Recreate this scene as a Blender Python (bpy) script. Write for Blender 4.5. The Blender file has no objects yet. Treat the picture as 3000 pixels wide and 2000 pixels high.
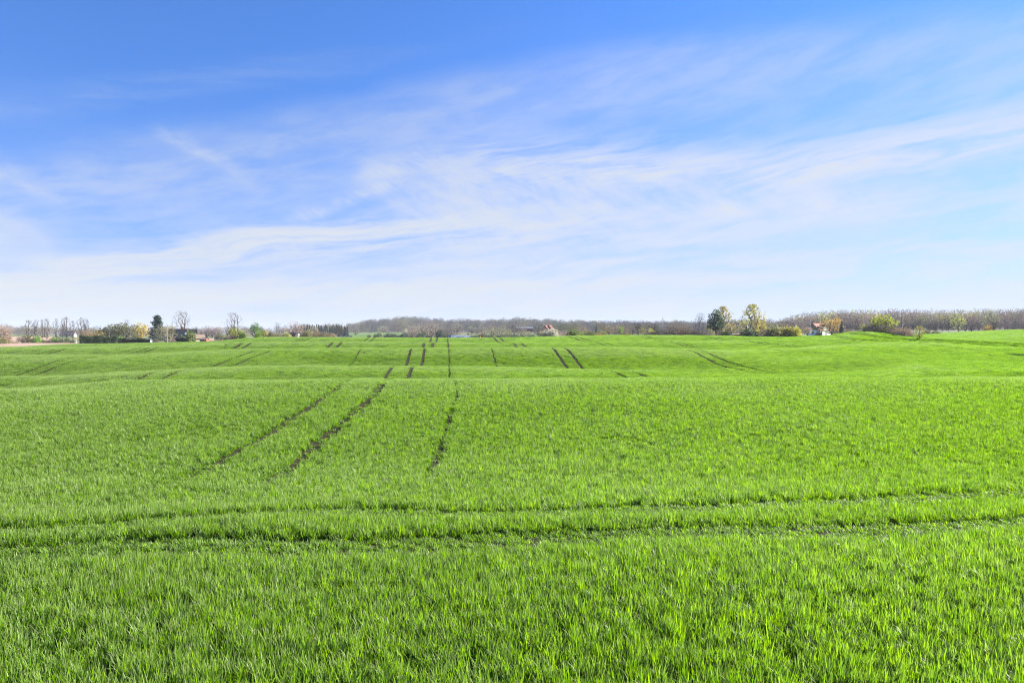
import bpy, bmesh, math, random
import numpy as np
from mathutils import Vector, Matrix

R = math.radians
S = bpy.context.scene
C = S.collection
rng = np.random.default_rng(7)
random.seed(7)

# ------------------------------------------------------------------ camera
F = 2000.0                      # focal length in photograph pixels (24 mm on 36 mm, 3000 px wide)
cam_d = bpy.data.cameras.new('camera'); cam = bpy.data.objects.new('camera', cam_d); C.objects.link(cam)
cam_d.sensor_width = 36; cam_d.lens = 24; cam_d.clip_start = 0.1; cam_d.clip_end = 30000
cam.location = (0, 0, 0); cam.rotation_euler = (R(90), 0, 0)
S.camera = cam

# ------------------------------------------------------------------ light and exposure
SUN_AZ, SUN_EL = R(69), R(30)
sun_d = bpy.data.lights.new('sun', 'SUN'); sun = bpy.data.objects.new('sun', sun_d); C.objects.link(sun)
sun_d.energy = 5.0; sun_d.angle = R(0.53); sun_d.color = (1.0, 0.95, 0.86)
sdir = Vector((math.sin(SUN_AZ)*math.cos(SUN_EL), math.cos(SUN_AZ)*math.cos(SUN_EL), math.sin(SUN_EL)))
sun.rotation_euler = (-sdir).to_track_quat('-Z', 'Y').to_euler()
sun.location = (60, 30, 60)
vs = S.view_settings
vs.view_transform = 'Standard'; vs.look = 'None'; vs.exposure = 1.85; vs.gamma = 1; vs.use_curve_mapping = False
S.cycles.use_denoising = True; S.cycles.denoising_prefilter = 'NONE'; S.cycles.filter_width = 1.1
S.cycles.max_bounces = 5; S.cycles.transmission_bounces = 2; S.cycles.transparent_max_bounces = 8
S.cycles.diffuse_bounces = 1; S.cycles.volume_bounces = 0

# ------------------------------------------------------------------ sky with cirrus
world = bpy.data.worlds.new('World'); S.world = world; world.use_nodes = True
nt = world.node_tree; N = nt.nodes; L = nt.links

class G:
    """tiny node-graph helper"""
    def __init__(s, tree): s.t = tree
    def link(s, sock, v):
        if isinstance(v, (int, float)): sock.default_value = v
        elif isinstance(v, (tuple, list)): sock.default_value = v
        else: s.t.links.new(v, sock)
    def m(s, op, a, b=None, c=None, clamp=False):
        n = s.t.nodes.new('ShaderNodeMath'); n.operation = op; n.use_clamp = clamp
        for i, v in enumerate((a, b, c)):
            if v is not None: s.link(n.inputs[i], v)
        return n.outputs[0]
    def xyz(s, x, y, z):
        n = s.t.nodes.new('ShaderNodeCombineXYZ')
        for i, v in enumerate((x, y, z)): s.link(n.inputs[i], v)
        return n.outputs[0]
    def noise(s, vec, scale=1, detail=6, rough=.55, dist=0, out=0):
        n = s.t.nodes.new('ShaderNodeTexNoise'); s.link(n.inputs['Vector'], vec)
        n.inputs['Scale'].default_value = scale; n.inputs['Detail'].default_value = detail
        n.inputs['Roughness'].default_value = rough; n.inputs['Distortion'].default_value = dist
        return n.outputs[out]
    def rng(s, v, a, b, c=0, d=1, kind='SMOOTHSTEP'):
        n = s.t.nodes.new('ShaderNodeMapRange'); n.interpolation_type = kind
        s.link(n.inputs[0], v)
        for i, q in enumerate((a, b, c, d)): n.inputs[1+i].default_value = q
        return n.outputs[0]
    def curve(s, v, pts):
        n = s.t.nodes.new('ShaderNodeFloatCurve'); c = n.mapping.curves[0]
        while len(c.points) < len(pts): c.points.new(.5, .5)
        for p, (x, y) in zip(c.points, pts): p.location = (x, y)
        n.mapping.update(); s.link(n.inputs['Value'], v)
        return n.outputs[0]
    def mix(s, f, a, b, blend='MIX'):
        n = s.t.nodes.new('ShaderNodeMix'); n.data_type = 'RGBA'; n.blend_type = blend
        s.link(n.inputs[0], f); s.link(n.inputs[6], a); s.link(n.inputs[7], b)
        return n.outputs[2]

def build_sky():
    g = G(nt)
    tc = N.new('ShaderNodeTexCoord'); sp = N.new('ShaderNodeSeparateXYZ'); L.new(tc.outputs['Generated'], sp.inputs[0])
    X, Y, Z = sp.outputs
    sk = N.new('ShaderNodeTexSky'); sk.sky_type = 'NISHITA'; sk.sun_disc = False
    sk.sun_elevation = SUN_EL; sk.sun_rotation = SUN_AZ; sk.air_density = 1.0; sk.dust_density = 0.1; sk.ozone_density = 3.0
    nv = N.new('ShaderNodeVectorMath'); nv.operation = 'NORMALIZE'
    L.new(g.xyz(X, Y, g.m('ADD', g.m('MULTIPLY', g.m('MAXIMUM', Z, 0), .85), .14)), nv.inputs[0]); L.new(nv.outputs[0], sk.inputs[0])
    az = g.m('ARCTAN2', X, Y)                              # world azimuth, clockwise from +Y
    hor = g.m('SQRT', g.m('ADD', g.m('MULTIPLY', X, X), g.m('MULTIPLY', Y, Y)))
    el = g.m('DIVIDE', Z, g.m('MAXIMUM', hor, .02))          # tangent of the elevation
    A0, A1 = -0.9, 0.9
    azn = g.m('DIVIDE', g.m('SUBTRACT', az, A0), A1-A0, clamp=True)
    def ae(px, py):
        a = math.atan((px-1500)/F); return ((a-A0)/(A1-A0), (1000-py)/F*math.cos(a))
    def mad(v, k, c): return g.m('MULTIPLY_ADD', v, k, c)
    warp = mad(g.noise(g.xyz(mad(az, 4, 0), mad(el, 12, 0), 0), 1.3, 2, .5), .04, -.02)
    elw = g.m('ADD', el, warp)
    # fibres along the streaks, fibres falling across them, and a soft cloudy grain
    n1 = g.noise(g.xyz(mad(az, 4.5, 0), g.m('ADD', mad(elw, 44, 0), mad(az, -6, 0)), 3.7), 1.25, 8, .68, .2)
    n2 = g.noise(g.xyz(g.m('ADD', mad(az, 11, 0), mad(el, 17, 0)), g.m('ADD', mad(el, 9, 0), mad(az, -4, 0)), 5.1), 1.6, 8, .66, .35)
    n3 = g.noise(g.xyz(g.m('ADD', mad(az, 7, 0), mad(el, 9, 0)), g.m('ADD', mad(el, 30, 0), mad(az, -9, 0)), 1.3), 1, 6, .60, .25)
    f1 = g.rng(n1, .34, .66, .15, 1.45); f2 = g.rng(n2, .30, .70, .15, 1.15); f3 = g.rng(n3, .28, .72, .35, .95)
    def band(pts, up, dn, strength, f):
        """a streak whose middle runs through pts; up/dn its soft half widths in photo px; strength [(px, value)]"""
        d = g.m('SUBTRACT', elw, g.curve(azn, sorted(ae(*p) for p in pts)))
        wpx = mad(g.m('GREATER_THAN', d, 0), (up-dn)/F, dn/F)
        q = g.m('DIVIDE', d, wpx)
        prof = g.m('POWER', math.e, g.m('MULTIPLY', g.m('MULTIPLY', q, q), -1))
        st = g.curve(azn, sorted((ae(p, 0)[0], v) for p, v in strength))
        return g.m('MULTIPLY', g.m('MULTIPLY', prof, g.m('MULTIPLY', st, 1.6)), f)
    b = []
    cA = g.curve(azn, sorted(ae(*p) for p in [(-500, 500), (0, 430), (640, 345), (1500, 160), (2000, 85), (2500, 35), (3000, -15), (3500, -40)]))
    dA = g.m('SUBTRACT', cA, elw)
    b.append(g.m('MULTIPLY', g.m('MULTIPLY', g.rng(dA, -.015, .06, 0, .50), g.rng(dA, .05, .21, 1, .30)), f3))
    b.append(band([(-500, 330), (0, 310), (500, 245), (1000, 185), (1500, 105), (2200, 20), (3000, -60)], 35, 45, [(-500, .05), (700, .05), (1300, .02), (3500, .01)], f1))
    b.append(band([(-500, 640), (900, 500), (1300, 487), (1600, 502), (2000, 525), (2350, 520), (2700, 465), (3000, 405), (3500, 330)], 80, 30, [(-500, 0), (1050, 0), (1400, .35), (1800, .8), (2300, .95), (2800, .85), (3500, .6)], f1))
    b.append(band([(-500, 880), (0, 818), (400, 752), (900, 690), (1250, 655), (1700, 640), (3000, 560)], 36, 62, [(-500, .6), (200, .85), (800, .95), (1200, .8), (1500, .3), (2200, .10), (3500, .08)], f1))
    b.append(band([(-500, 900), (0, 850), (900, 780), (1500, 708), (2000, 692), (2600, 625), (3500, 560)], 70, 40, [(-500, .05), (1000, .10), (1500, .5), (2000, .5), (2350, .35), (2600, .22), (3500, .2)], f1))
    b.append(band([(-500, 900), (1400, 780), (1700, 775), (2200, 757), (2700, 733), (3000, 728), (3500, 720)], 20, 16, [(-500, 0), (1500, .3), (2100, .55), (2600, .45), (3500, .3)], f1))
    b.append(band([(-500, 930), (1000, 860), (1500, 838), (2100, 822), (2600, 800), (3000, 815), (3500, 800)], 26, 22, [(-500, .30), (600, .35), (1500, .5), (2500, .45), (3500, .4)], f1))
    b.append(band([(-500, 940), (300, 900), (900, 860), (1500, 890), (3000, 880), (3500, 880)], 32, 30, [(-500, .4), (900, .4), (3500, .25)], f3))
    b.append(band([(-500, 640), (1600, 640), (2050, 598), (2250, 592), (2450, 605), (2700, 620), (3500, 640)], 32, 40, [(-500, 0), (1900, 0), (2100, .5), (2300, .55), (2550, .4), (2750, 0), (3500, 0)], f2))
    b.append(band([(-500, 700), (1800, 680), (2400, 655), (3000, 640), (3500, 600)], 90, 80, [(-500, 0), (1900, 0), (2500, .22), (3500, .3)], f3))
    def wisp(pts, w, val, x0, x1):
        return band(pts, w, w*.8, [(-500, 0), (x0-60, 0), (x0+40, val), ((x0+x1)/2, val), (x1+60, 0), (3500, 0)], g.m('MULTIPLY', f2, .6))
    b.append(wisp([(-500, 300), (380, 360), (480, 400), (600, 452), (700, 505), (780, 555), (900, 600), (3500, 600)], 22, .40, 470, 740))
    b.append(wisp([(-500, 480), (0, 512), (90, 545), (180, 598), (260, 650), (3500, 700)], 26, .40, -60, 190))
    b.append(wisp([(-500, 600), (0, 640), (70, 668), (150, 712), (3500, 800)], 24, .5, -60, 150))
    b.append(wisp([(-500, 660), (0, 700), (90, 720), (190, 770), (3500, 800)], 28, .40, -60, 200))
    b.append(wisp([(-500, 900), (700, 660), (950, 610), (1040, 578), (1150, 545), (1300, 500), (3500, 400)], 20, .75, 860, 1200))
    b.append(wisp([(-500, 900), (1000, 540), (1060, 510), (1150, 495), (1280, 460), (3500, 400)], 28, .7, 1060, 1300))
    cc = g.m('MULTIPLY', g.rng(az, -.26, -.06, 0, 1), g.rng(az, .05, .42, 1, .2))
    ce = g.m('MULTIPLY', g.rng(el, .12, .20, .4, 1), g.rng(el, .22, .285, 1, 0))
    b.append(g.m('MULTIPLY', g.m('MULTIPLY', cc, ce), mad(f2, .95, .08)))
    b.append(g.m('MULTIPLY', g.rng(el, .36, .06, 0, .36), f3))
    b.append(g.m('MULTIPLY', g.rng(el, .15, .0, 0, 1.7), mad(f1, .45, .6)))
    dens = b[0]
    for q in b[1:]: dens = g.m('ADD', dens, q)
    dens = g.m('SUBTRACT', 1, g.m('POWER', math.e, g.m('MULTIPLY', dens, -1.1)))
    gm = N.new('ShaderNodeHueSaturation'); gm.inputs['Saturation'].default_value = SKY_SAT
    L.new(sk.outputs[0], gm.inputs['Color'])
    blue = g.mix(1.0, gm.outputs[0], SKY_TINT, 'MULTIPLY')
    col = g.mix(dens, blue, SKY_CLOUD)
    bg = N['Background']; bg.inputs['Strength'].default_value = 0.05
    L.new(col, bg.inputs['Color'])
    world.cycles.sampling_method = 'MANUAL'; world.cycles.sample_map_resolution = 256
SKY_SAT, SKY_TINT, SKY_CLOUD = 1.18, (.86, 1.0, 1.38, 1), (4.2, 4.4, 4.65, 1)
build_sky()
#@@END_HEAD

# ------------------------------------------------------------------ helpers
def nodemat(name):
    m = bpy.data.materials.new(name); m.use_nodes = True
    g = G(m.node_tree); b = m.node_tree.nodes['Principled BSDF']
    return m, g, b
def mesh_obj(name, verts, faces, mat=None, parent=None, smooth=False, loc=None):
    me = bpy.data.meshes.new(name); me.from_pydata([tuple(v) for v in verts], [], faces); me.update()
    return data_obj(name, me, mat, parent, smooth, loc)
def data_obj(name, me, mat=None, parent=None, smooth=False, loc=None):
    o = bpy.data.objects.new(name, me); C.objects.link(o)
    if mat and not me.materials: me.materials.append(mat)
    if smooth: me.polygons.foreach_set('use_smooth', [True]*len(me.polygons))
    if parent: o.parent = parent
    if loc is not None: o.location = loc
    return o
def np_mesh(name, V, Q=None, T=None):
    """mesh from arrays of quads and/or triangles"""
    me = bpy.data.meshes.new(name)
    Q = np.zeros((0, 4), int) if Q is None else np.asarray(Q, int).reshape(-1, 4)
    T = np.zeros((0, 3), int) if T is None else np.asarray(T, int).reshape(-1, 3)
    me.vertices.add(len(V)); me.vertices.foreach_set('co', np.asarray(V, 'f').ravel())
    nl = 4*len(Q)+3*len(T); me.loops.add(nl)
    me.loops.foreach_set('vertex_index', np.concatenate([Q.ravel(), T.ravel()]).astype('i'))
    me.polygons.add(len(Q)+len(T))
    st = np.concatenate([np.arange(len(Q))*4, 4*len(Q)+np.arange(len(T))*3]).astype('i')
    me.polygons.foreach_set('loop_start', st)
    me.polygons.foreach_set('loop_total', np.concatenate([np.full(len(Q), 4), np.full(len(T), 3)]).astype('i'))
    me.update(calc_edges=True)
    return me
def tag(o, label=None, cat=None, group=None, kind=None):
    for k, v in (('label', label), ('category', cat), ('group', group), ('kind', kind)):
        if v: o[k] = v
    return o
def empty(name, loc, rz=0):
    o = bpy.data.objects.new(name, None); C.objects.link(o); o.location = loc; o.rotation_euler = (0, 0, rz)
    o.empty_display_size = .5
    return o

# ------------------------------------------------------------------ the lie of the land
# Every column is a line of sight (photo px); its points are (distance, height) with the height read from the
# row y at which the crest or dip shows (camera at 0,0,0, level, row 1000 is eye height).
def yz(d, y): return (d, -(y-1000)*d/F)
NEAR = [(-40, -2.62), (0, -2.62), (7, -2.6), (10, -2.68), (13, -2.92), (16, -3.08), (18, -3.06), (20, -2.96), (26, -2.50), (30, -2.22)]
def col(r1, *rest): return NEAR + [yz(34, r1+6), yz(38, r1)] + [p if p[1] < 60 and p[1] > -20 else yz(*p) for p in rest]
EDGE = ([-1500, 0, 120, 235, 350, 560, 660, 745, 1450, 1650, 2100, 2280, 2430, 2500, 2560, 2690, 2850, 3000, 4500], [190, 200, 226, 262, 268, 268, 268, 268, 268, 250, 245, 232, 200, 181, 176, 162, 154, 149, 140])
HILL = [(1300, 974), (1800, 956), (2300, 962), (3000, 985), (7000, 998)]
COLS = {
 -900: col(1150, (50, -4.2), (60, -4.3), (66, 1112), (74, -4.2), (88, 1048), (120, -3.2), (149, -3.2), (162, 1024), (200, 1019), (260, 1012), (340, 1006), (420, 1003), (700, 996), (1300, 985), (3000, 990), (7000, 998)),
 0: col(1140, (50, -3.95), (60, 1137), (66, 1104), (74, 1105), (88, 1040), (120, -2.9), (149, 1039), (162, 1018), (200, 1016.5), (260, 1010), (340, 1003), (420, 1000), (520, 990), (700, 984), (900, 981), (1300, 980), (3000, 990), (7000, 998)),
 230: col(1128, (49, -3.6), (58, 1126), (63, 1100), (72, 1102), (90, 1042), (120, -2.9), (148, 1037), (161, 1019), (195, -1.7), (225, 1008.5), (280, 1006), (340, 1003), (420, 1000), (560, 985), (900, 983), (1300, 982), (3000, 990), (7000, 998)),
 350: col(1118, (48, -3.3), (57, 1119), (61, 1092), (71, 1095), (92, 1043), (120, -2.8), (148, 1036), (161, 1017), (190, -1.5), (225, 1006), (280, 1006), (360, 1004), (450, 1001), (600, 992), (900, 986), (1300, 982), (3000, 990), (7000, 998)),
 560: col(1115, (48, -3.2), (57, 1116), (64, 1080), (73, 1082), (94, 1030), (122, -2.2), (149, 1029), (161, 1010), (190, -1.0), (228, 1001.5), (290, 1003), (380, 1002), (460, 1000), (600, 996), (900, 985), (1300, 980), (3000, 990), (7000, 998)),
 640: col(1114, (48, -3.1), (57, 1115), (65, 1076), (74, 1077), (95, 1026), (124, -1.9), (150, 1024), (161, 1005), (190, -.7), (230, 1000), (290, 1002), (400, 1000), (480, 990), (620, 985), (900, 984), (1300, 979), (3000, 990), (7000, 998)),
 745: col(1113, (48, -3.1), (57, 1114), (66, 1074), (75, 1076), (97, 1024), (124, -1.8), (150, 1021), (161, 1003), (186, -.6), (214, 1000), (236, 987), (300, 989), (420, .9), (560, 1.5), (700, 987), (900, 984), (1300, 979), (3000, 990), (7000, 998)),
 1050: col(1112, (47, -3.1), (57, 1113), (67, 1073), (78, -3.1), (87, 1073), (101, 1019), (125, -1.75), (150, 1019), (160, 1001), (186, -.6), (214, 1000.5), (236, 988), (300, 990), (350, 990.5), (500, .6), (620, 1.6), (700, 988), (850, 974), (1000, 974), *HILL),
 1250: col(1112, (47, -3.1), (57, 1113), (67, 1074), (78, -3.1), (87, 1073), (103, 1019), (125, -1.75), (150, 1019), (160, 1003), (186, -.6), (214, 1002), (236, 989), (300, .7), (500, .55), (620, 1.5), (720, 987), (860, 974), (1000, 974), *HILL),
 1450: col(1110, (47, -3.05), (57, 1111), (67, 1076), (78, -3.2), (88, 1076), (103, 1018), (128, -1.6), (154, 1017), (163, 1004), (186, -.6), (212, 1002.5), (234, 988.5), (300, .8), (500, .7), (650, 2.5), (760, 984), (900, 977), (1050, 975), *HILL),
 1650: col(1109, (47, -3), (57, 1111), (67, 1081), (78, -3.3), (88, 1081), (104, 1018), (128, -1.4), (156, 1014), (165, 1006), (180, 1003), (218, 983.5), (260, 1.6), (350, 1.5), (500, 2), (700, 986), (900, 978), (1300, 974), (1800, 964), (2300, 968), (3000, 985), (7000, 998)),
 1800: col(1109, (47, -3), (57, 1111), (67, 1085), (78, -3.5), (88, 1083), (104, 1018), (130, -1.4), (157, 1013), (168, 1004), (185, 996), (217, 981.5), (260, 1.9), (350, 2), (500, 2.5), (700, 985), (900, 979), (1300, 974), (1800, 968), (3000, 985), (7000, 998)),
 2050: col(1108, (47, -2.95), (57, 1112), (67, 1092), (78, -3.6), (88, 1082), (107, 1024), (135, -1.9), (163, 1019), (180, 1001), (197, 996), (217, 982), (260, 2.0), (350, 2.4), (500, 3.5), (700, 982), (900, 975), (1300, 972), (1800, 968), (3000, 985), (7000, 998)),
 2280: col(1108, (47, -2.9), (57, 1115), (67, 1100), (80, 1095), (96, 1050), (111, 1033), (128, 1021), (145, -1.8), (163, 1011.5), (182, 996), (205, 987), (260, 1.5), (380, 984), (500, 980), (700, 974), (900, 968), (1300, 965), (1800, 970), (3000, 985), (7000, 998)),
 2430: col(1107, (47, -2.85), (57, 1115), (67, 1098), (80, 1088), (96, 1050), (111, 1035), (128, 1020), (140, 1010), (152, -.9), (165, 1000), (180, 987), (192, 983), (230, 2.0), (380, 982), (470, 977), (700, 966), (900, 958), (1300, 960), (3000, 985), (7000, 998)),
 2540: col(1107, (47, -2.85), (57, 1116), (67, 1096), (80, 1080), (96, 1048), (111, 1036), (125, 1023), (137, 1013), (150, 1006), (165, 998), (176, 985), (184, 974), (194, 973), (215, 978), (300, 2.8), (450, 975), (600, 968), (750, 962), (1300, 962), (3000, 985), (7000, 998)),
 2690: col(1107, (47, -2.85), (57, 1118), (67, 1090), (82, 1060), (100, 1046), (115, 1036), (130, 1022), (150, 1004), (160, 1000), (168, 994), (178, 990), (205, 985), (240, 979), (300, 2.4), (450, 973), (650, 966), (800, 962), (1300, 962), (3000, 985), (7000, 998)),
 2850: col(1107, (47, -2.85), (57, 1119), (67, 1084), (82, 1062), (98, 1050), (112, 1041), (128, 1027), (150, 1008), (165, 1002), (190, 990), (240, 970), (300, 4.0), (450, 971), (650, 966), (800, 962), (1300, 962), (3000, 985), (7000, 998)),
 3000: col(1107, (47, -2.85), (57, 1120), (67, 1080), (80, 1067), (96, 1058), (109, 1047), (125, 1033), (148, 1014), (165, 1008), (195, 988), (240, 964), (300, 4.6), (450, 972), (650, 965), (800, 962), (1300, 962), (3000, 985), (7000, 998)),
 3900: col(1107, (47, -2.85), (57, 1122), (67, 1080), (80, 1067), (96, 1058), (109, 1050), (125, 1036), (148, 1018), (165, 1010), (195, 985), (240, 955), (300, 6), (450, 968), (650, 965), (800, 962), (1300, 962), (3000, 985), (7000, 998)),
}
def pchip(x, y, q):
    x = np.asarray(x, float); y = np.asarray(y, float); h = np.diff(x); dl = np.diff(y)/h
    m = np.zeros_like(y)
    w1 = 2*h[1:]+h[:-1]; w2 = h[1:]+2*h[:-1]; ok = dl[1:]*dl[:-1] > 0
    with np.errstate(divide='ignore', invalid='ignore'):
        m[1:-1] = np.where(ok, (w1+w2)/(w1/dl[:-1]+w2/dl[1:]), 0)
    m[0], m[-1] = dl[0], dl[-1]
    k = np.clip(np.searchsorted(x, q)-1, 0, len(h)-1); t = np.clip((q-x[k])/h[k], 0, 1); hh = h[k]
    return (y[k]*(1+2*t)*(1-t)**2 + m[k]*hh*t*(1-t)**2 + y[k+1]*t*t*(3-2*t) + m[k+1]*hh*t*t*(t-1))
DQ = np.unique(np.concatenate([np.arange(-40, 60, .5), np.arange(60, 280, 1.0), np.geomspace(280, 7000, 220)]))
UQ = np.linspace(-1.2, 1.2, 321)
_pxs = sorted(COLS); _us = np.array([(p-1500)/F for p in _pxs])
_tab = np.array([pchip([a for a, _ in COLS[p]], [b for _, b in COLS[p]], DQ) for p in _pxs])     # column x distance
HT = np.array([pchip(_us, _tab[:, i], UQ) for i in range(len(DQ))])                                # distance x u
_k = np.exp(-.5*(np.arange(-8, 9)/3.0)**2); _k /= _k.sum()
HT = np.apply_along_axis(lambda r: np.convolve(np.pad(r, 8, 'edge'), _k, 'valid'), 1, HT)
_cp, _cy = [900, 1000, 1040, 1100, 1200, 1300, 1400, 1450, 1520, 1580, 1650, 1750, 1850, 2000, 2150, 2300], [985, 978, 971, 957, 951, 957, 962, 959, 955, 957, 963, 967, 970, 972, 974, 974]
for _j, _u in enumerate(UQ):                                          # crest of the wooded hill 1800 m away
    _p = 1500+F*_u
    if 900 < _p < 2300:
        _z0 = np.interp(1800, DQ, HT[:, _j]); _b = np.clip(np.minimum((DQ-1250)/550, (2400-DQ)/600), 0, 1); _b = _b*_b*(3-2*_b)
        HT[:, _j] += (-(np.interp(_p, _cp, _cy)-1000)*1800/F-_z0)*_b
HT -= 0.13
def _step(px, d):                                                      # low earth step where the bank meets the wheat
    e = np.interp(px, *EDGE); t = np.clip((d-e+.4)/1.6, 0, 1)
    return (.32+.16*np.clip((px-2670)/60, 0, 1))*t*t*(3-2*t)*np.clip((px-2440)/60, 0, 1)*np.clip((e+60-d)/40, 0, 1)                                                            # rows were read at the top of the crop
_w = rng.random((8, 4))
def Hgt(x, y):
    x = np.asarray(x, float); y = np.asarray(y, float)
    u = np.clip(x/np.maximum(y, 14.0), -1.19, 1.19); yy = np.clip(y, -39.9, 6990)
    i = np.clip(np.searchsorted(DQ, yy)-1, 0, len(DQ)-2); f = (yy-DQ[i])/(DQ[i+1]-DQ[i])
    ju = (u-UQ[0])/(UQ[1]-UQ[0]); j = np.clip(ju.astype(int), 0, len(UQ)-2); e = ju-j
    z = (HT[i, j]*(1-e)+HT[i, j+1]*e)*(1-f)+(HT[i+1, j]*(1-e)+HT[i+1, j+1]*e)*f
    s = 0
    for a, b, c, d in _w[:5]:                                        # small unevenness of a ploughed and rolled field
        k = .25+1.1*a; th = 6.283*b
        s = s+np.sin((x*math.cos(th)+y*math.sin(th))*k+6.283*c)*.018
    return z+s*np.clip((300-y)/100, 0, 1)+_step(1500+F*u, y)
def at(px, d):
    """ground point on the line of sight of photo column px at distance d"""
    x = (px-1500)/F*d; return Vector((x, d, float(Hgt(x, d))))

# tramlines: pairs of wheel tracks 2 m apart, one pair every 21 m, all following the same gentle curve
def tram_x(d): return np.interp(d, [0, 18, 30, 58, 88, 152, 220, 300], [-6.0, -6.6, -7.0, -9.9, -12.7, -18.8, -25.3, -33.0])
TRACKS = [(21.2*n+s, 46 if n == 1 else 14.5, 300, 1.0) for n in range(-5, 7) for s in (-1.0, 1.0)]      # offset, from, to, width
TRACKS += [(4.6, 15, 240, .4), (10.9, 84, 106, .32), (-8.2, 84, 106, .3)]   # seams left by the seed drill
HEAD_A = ([-30, -9, -7.4, -6.3, -4.0, -.9, 3.2, 9.4, 15, 24, 40], [9.2, 9.7, 9.85, 10.05, 10.9, 11.3, 11.7, 13.4, 15.2, 19, 26])
HEAD_B = ([-30, -8, -6.45, -4.9, -2.7, .14, 3.3, 7.7, 13, 22, 40], [8.1, 8.4, 8.6, 8.8, 9.0, 9.5, 9.9, 10.4, 12.2, 16, 23])
def track_dist(x, y):
    """distance to the nearest wheel track"""
    x = np.asarray(x, float); y = np.asarray(y, float)
    r = x-tram_x(y); D = np.full(x.shape, 99.)
    for o, a, b, w in TRACKS: D = np.where((y > a) & (y < b), np.minimum(D, np.abs(r-o)+.2*(1-w)), D)
    return D
def head_dist(x, y):
    D = np.full(np.shape(x), 99.)
    for hx, hy in (HEAD_A, HEAD_B): D = np.minimum(D, np.abs(y-np.interp(x, hx, hy)))
    return D
def wheat_edge(px): return np.interp(px, *EDGE)
def land_use(px, d):
    """0 wheat, 1 right-hand field, 2 ploughed, 3 pasture, 4 bright green field, 5 bank, 6 road, 7 lawn"""
    if d < wheat_edge(px): return 0
    if px > 2440 and d < wheat_edge(px)+(18 if px < 2700 else 5): return 5
    if px > 2640 and d < 262: return 1
    if px < 236 and d < 345: return 2
    if px < 150 and 420 < d < 640: return 2
    if 560 < px < 690 and 395 < d < 560: return 2
    if px < 150 and 640 < d < 800: return 4
    if 930 < px < 1020 and 560 < d < 760: return 2
    if 1015 < px < 1215 and 640 < d < 1010: return 4
    if 480 < d < 500 and 760 < px < 2100: return 6
    if 1480 < px < 1620 and 700 < d < 900: return 4
    if 2335 < px < 2480 and 340 < d < 372: return 2
    if 2300 < px < 2500 and 372 <= d < 440: return 7
    if px > 2480 and 262 <= d < 330: return 2
    if px > 2560 and 430 < d < 560: return 4
    if (px > 2230 and 560 <= d < 1000) or (950 < px < 2330 and 1230 < d < 2100): return 8
    return 3

def ground_mat(name, c1, c2, scale, bump=.3, rough=.95, c3=None):
    m, g, b = nodemat(name)
    tc = m.node_tree.nodes.new('ShaderNodeTexCoord'); v = tc.outputs['Object']
    n = g.noise(v, scale, 8, .65); n2 = g.noise(v, scale*.07, 4, .55)
    c = g.mix(g.rng(n, .3, .7), c1+(1,), c2+(1,))
    if c3: c = g.mix(g.rng(n2, .4, .62), c, c3+(1,))
    g.link(b.inputs['Base Color'], c); b.inputs['Roughness'].default_value = rough; b.inputs['Specular IOR Level'].default_value = .15
    bp = m.node_tree.nodes.new('ShaderNodeBump'); bp.inputs['Strength'].default_value = bump; bp.inputs['Distance'].default_value = .12
    g.link(bp.inputs['Height'], n); g.link(b.inputs['Normal'], bp.outputs[0])
    return m
GROUND = [('wheat_field', ground_mat('field_soil', (.040, .032, .013), (.022, .026, .007), 9, .6, c3=(.033, .035, .010)), 'brown soil of the rolling wheat field'),
 ('neighbouring_field', ground_mat('second_field', (.10, .20, .03), (.07, .15, .02), 3, .5, c3=(.14, .20, .05)), 'second green field rising beyond the grassy bank'),
 ('ploughed_field', ground_mat('ploughed_soil', (.33, .22, .15), (.22, .145, .095), .8, .8, c3=(.36, .26, .19)), 'bare ploughed pinkish brown field'),
 ('pasture', ground_mat('pasture_grass', (.12, .14, .05), (.17, .14, .08), .25, .5, c3=(.09, .13, .04)), 'rough olive pasture land behind the wheat'),
 ('far_green_field', ground_mat('far_field', (.085, .15, .035), (.07, .125, .03), .2, .3, c3=(.11, .16, .05)), 'bright green far fields below the woods'),
 ('grass_bank', ground_mat('bank_grass', (.08, .15, .03), (.12, .16, .05), 2.5, .8, c3=(.15, .16, .07)), 'grassy bank along the field edge'),
 ('road', ground_mat('asphalt', (.06, .06, .06), (.05, .05, .05), 4, .1), 'asphalt road behind the wheat field'),
 ('lawn', ground_mat('lawn_grass', (.14, .26, .03), (.11, .22, .03), .9, .3), 'sunlit garden lawn in front of the white house'),
 ('woodland_floor', ground_mat('leaf_litter', (.16, .12, .09), (.11, .085, .06), .3, .5), 'brown leaf covered floor of the woods')]
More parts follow.
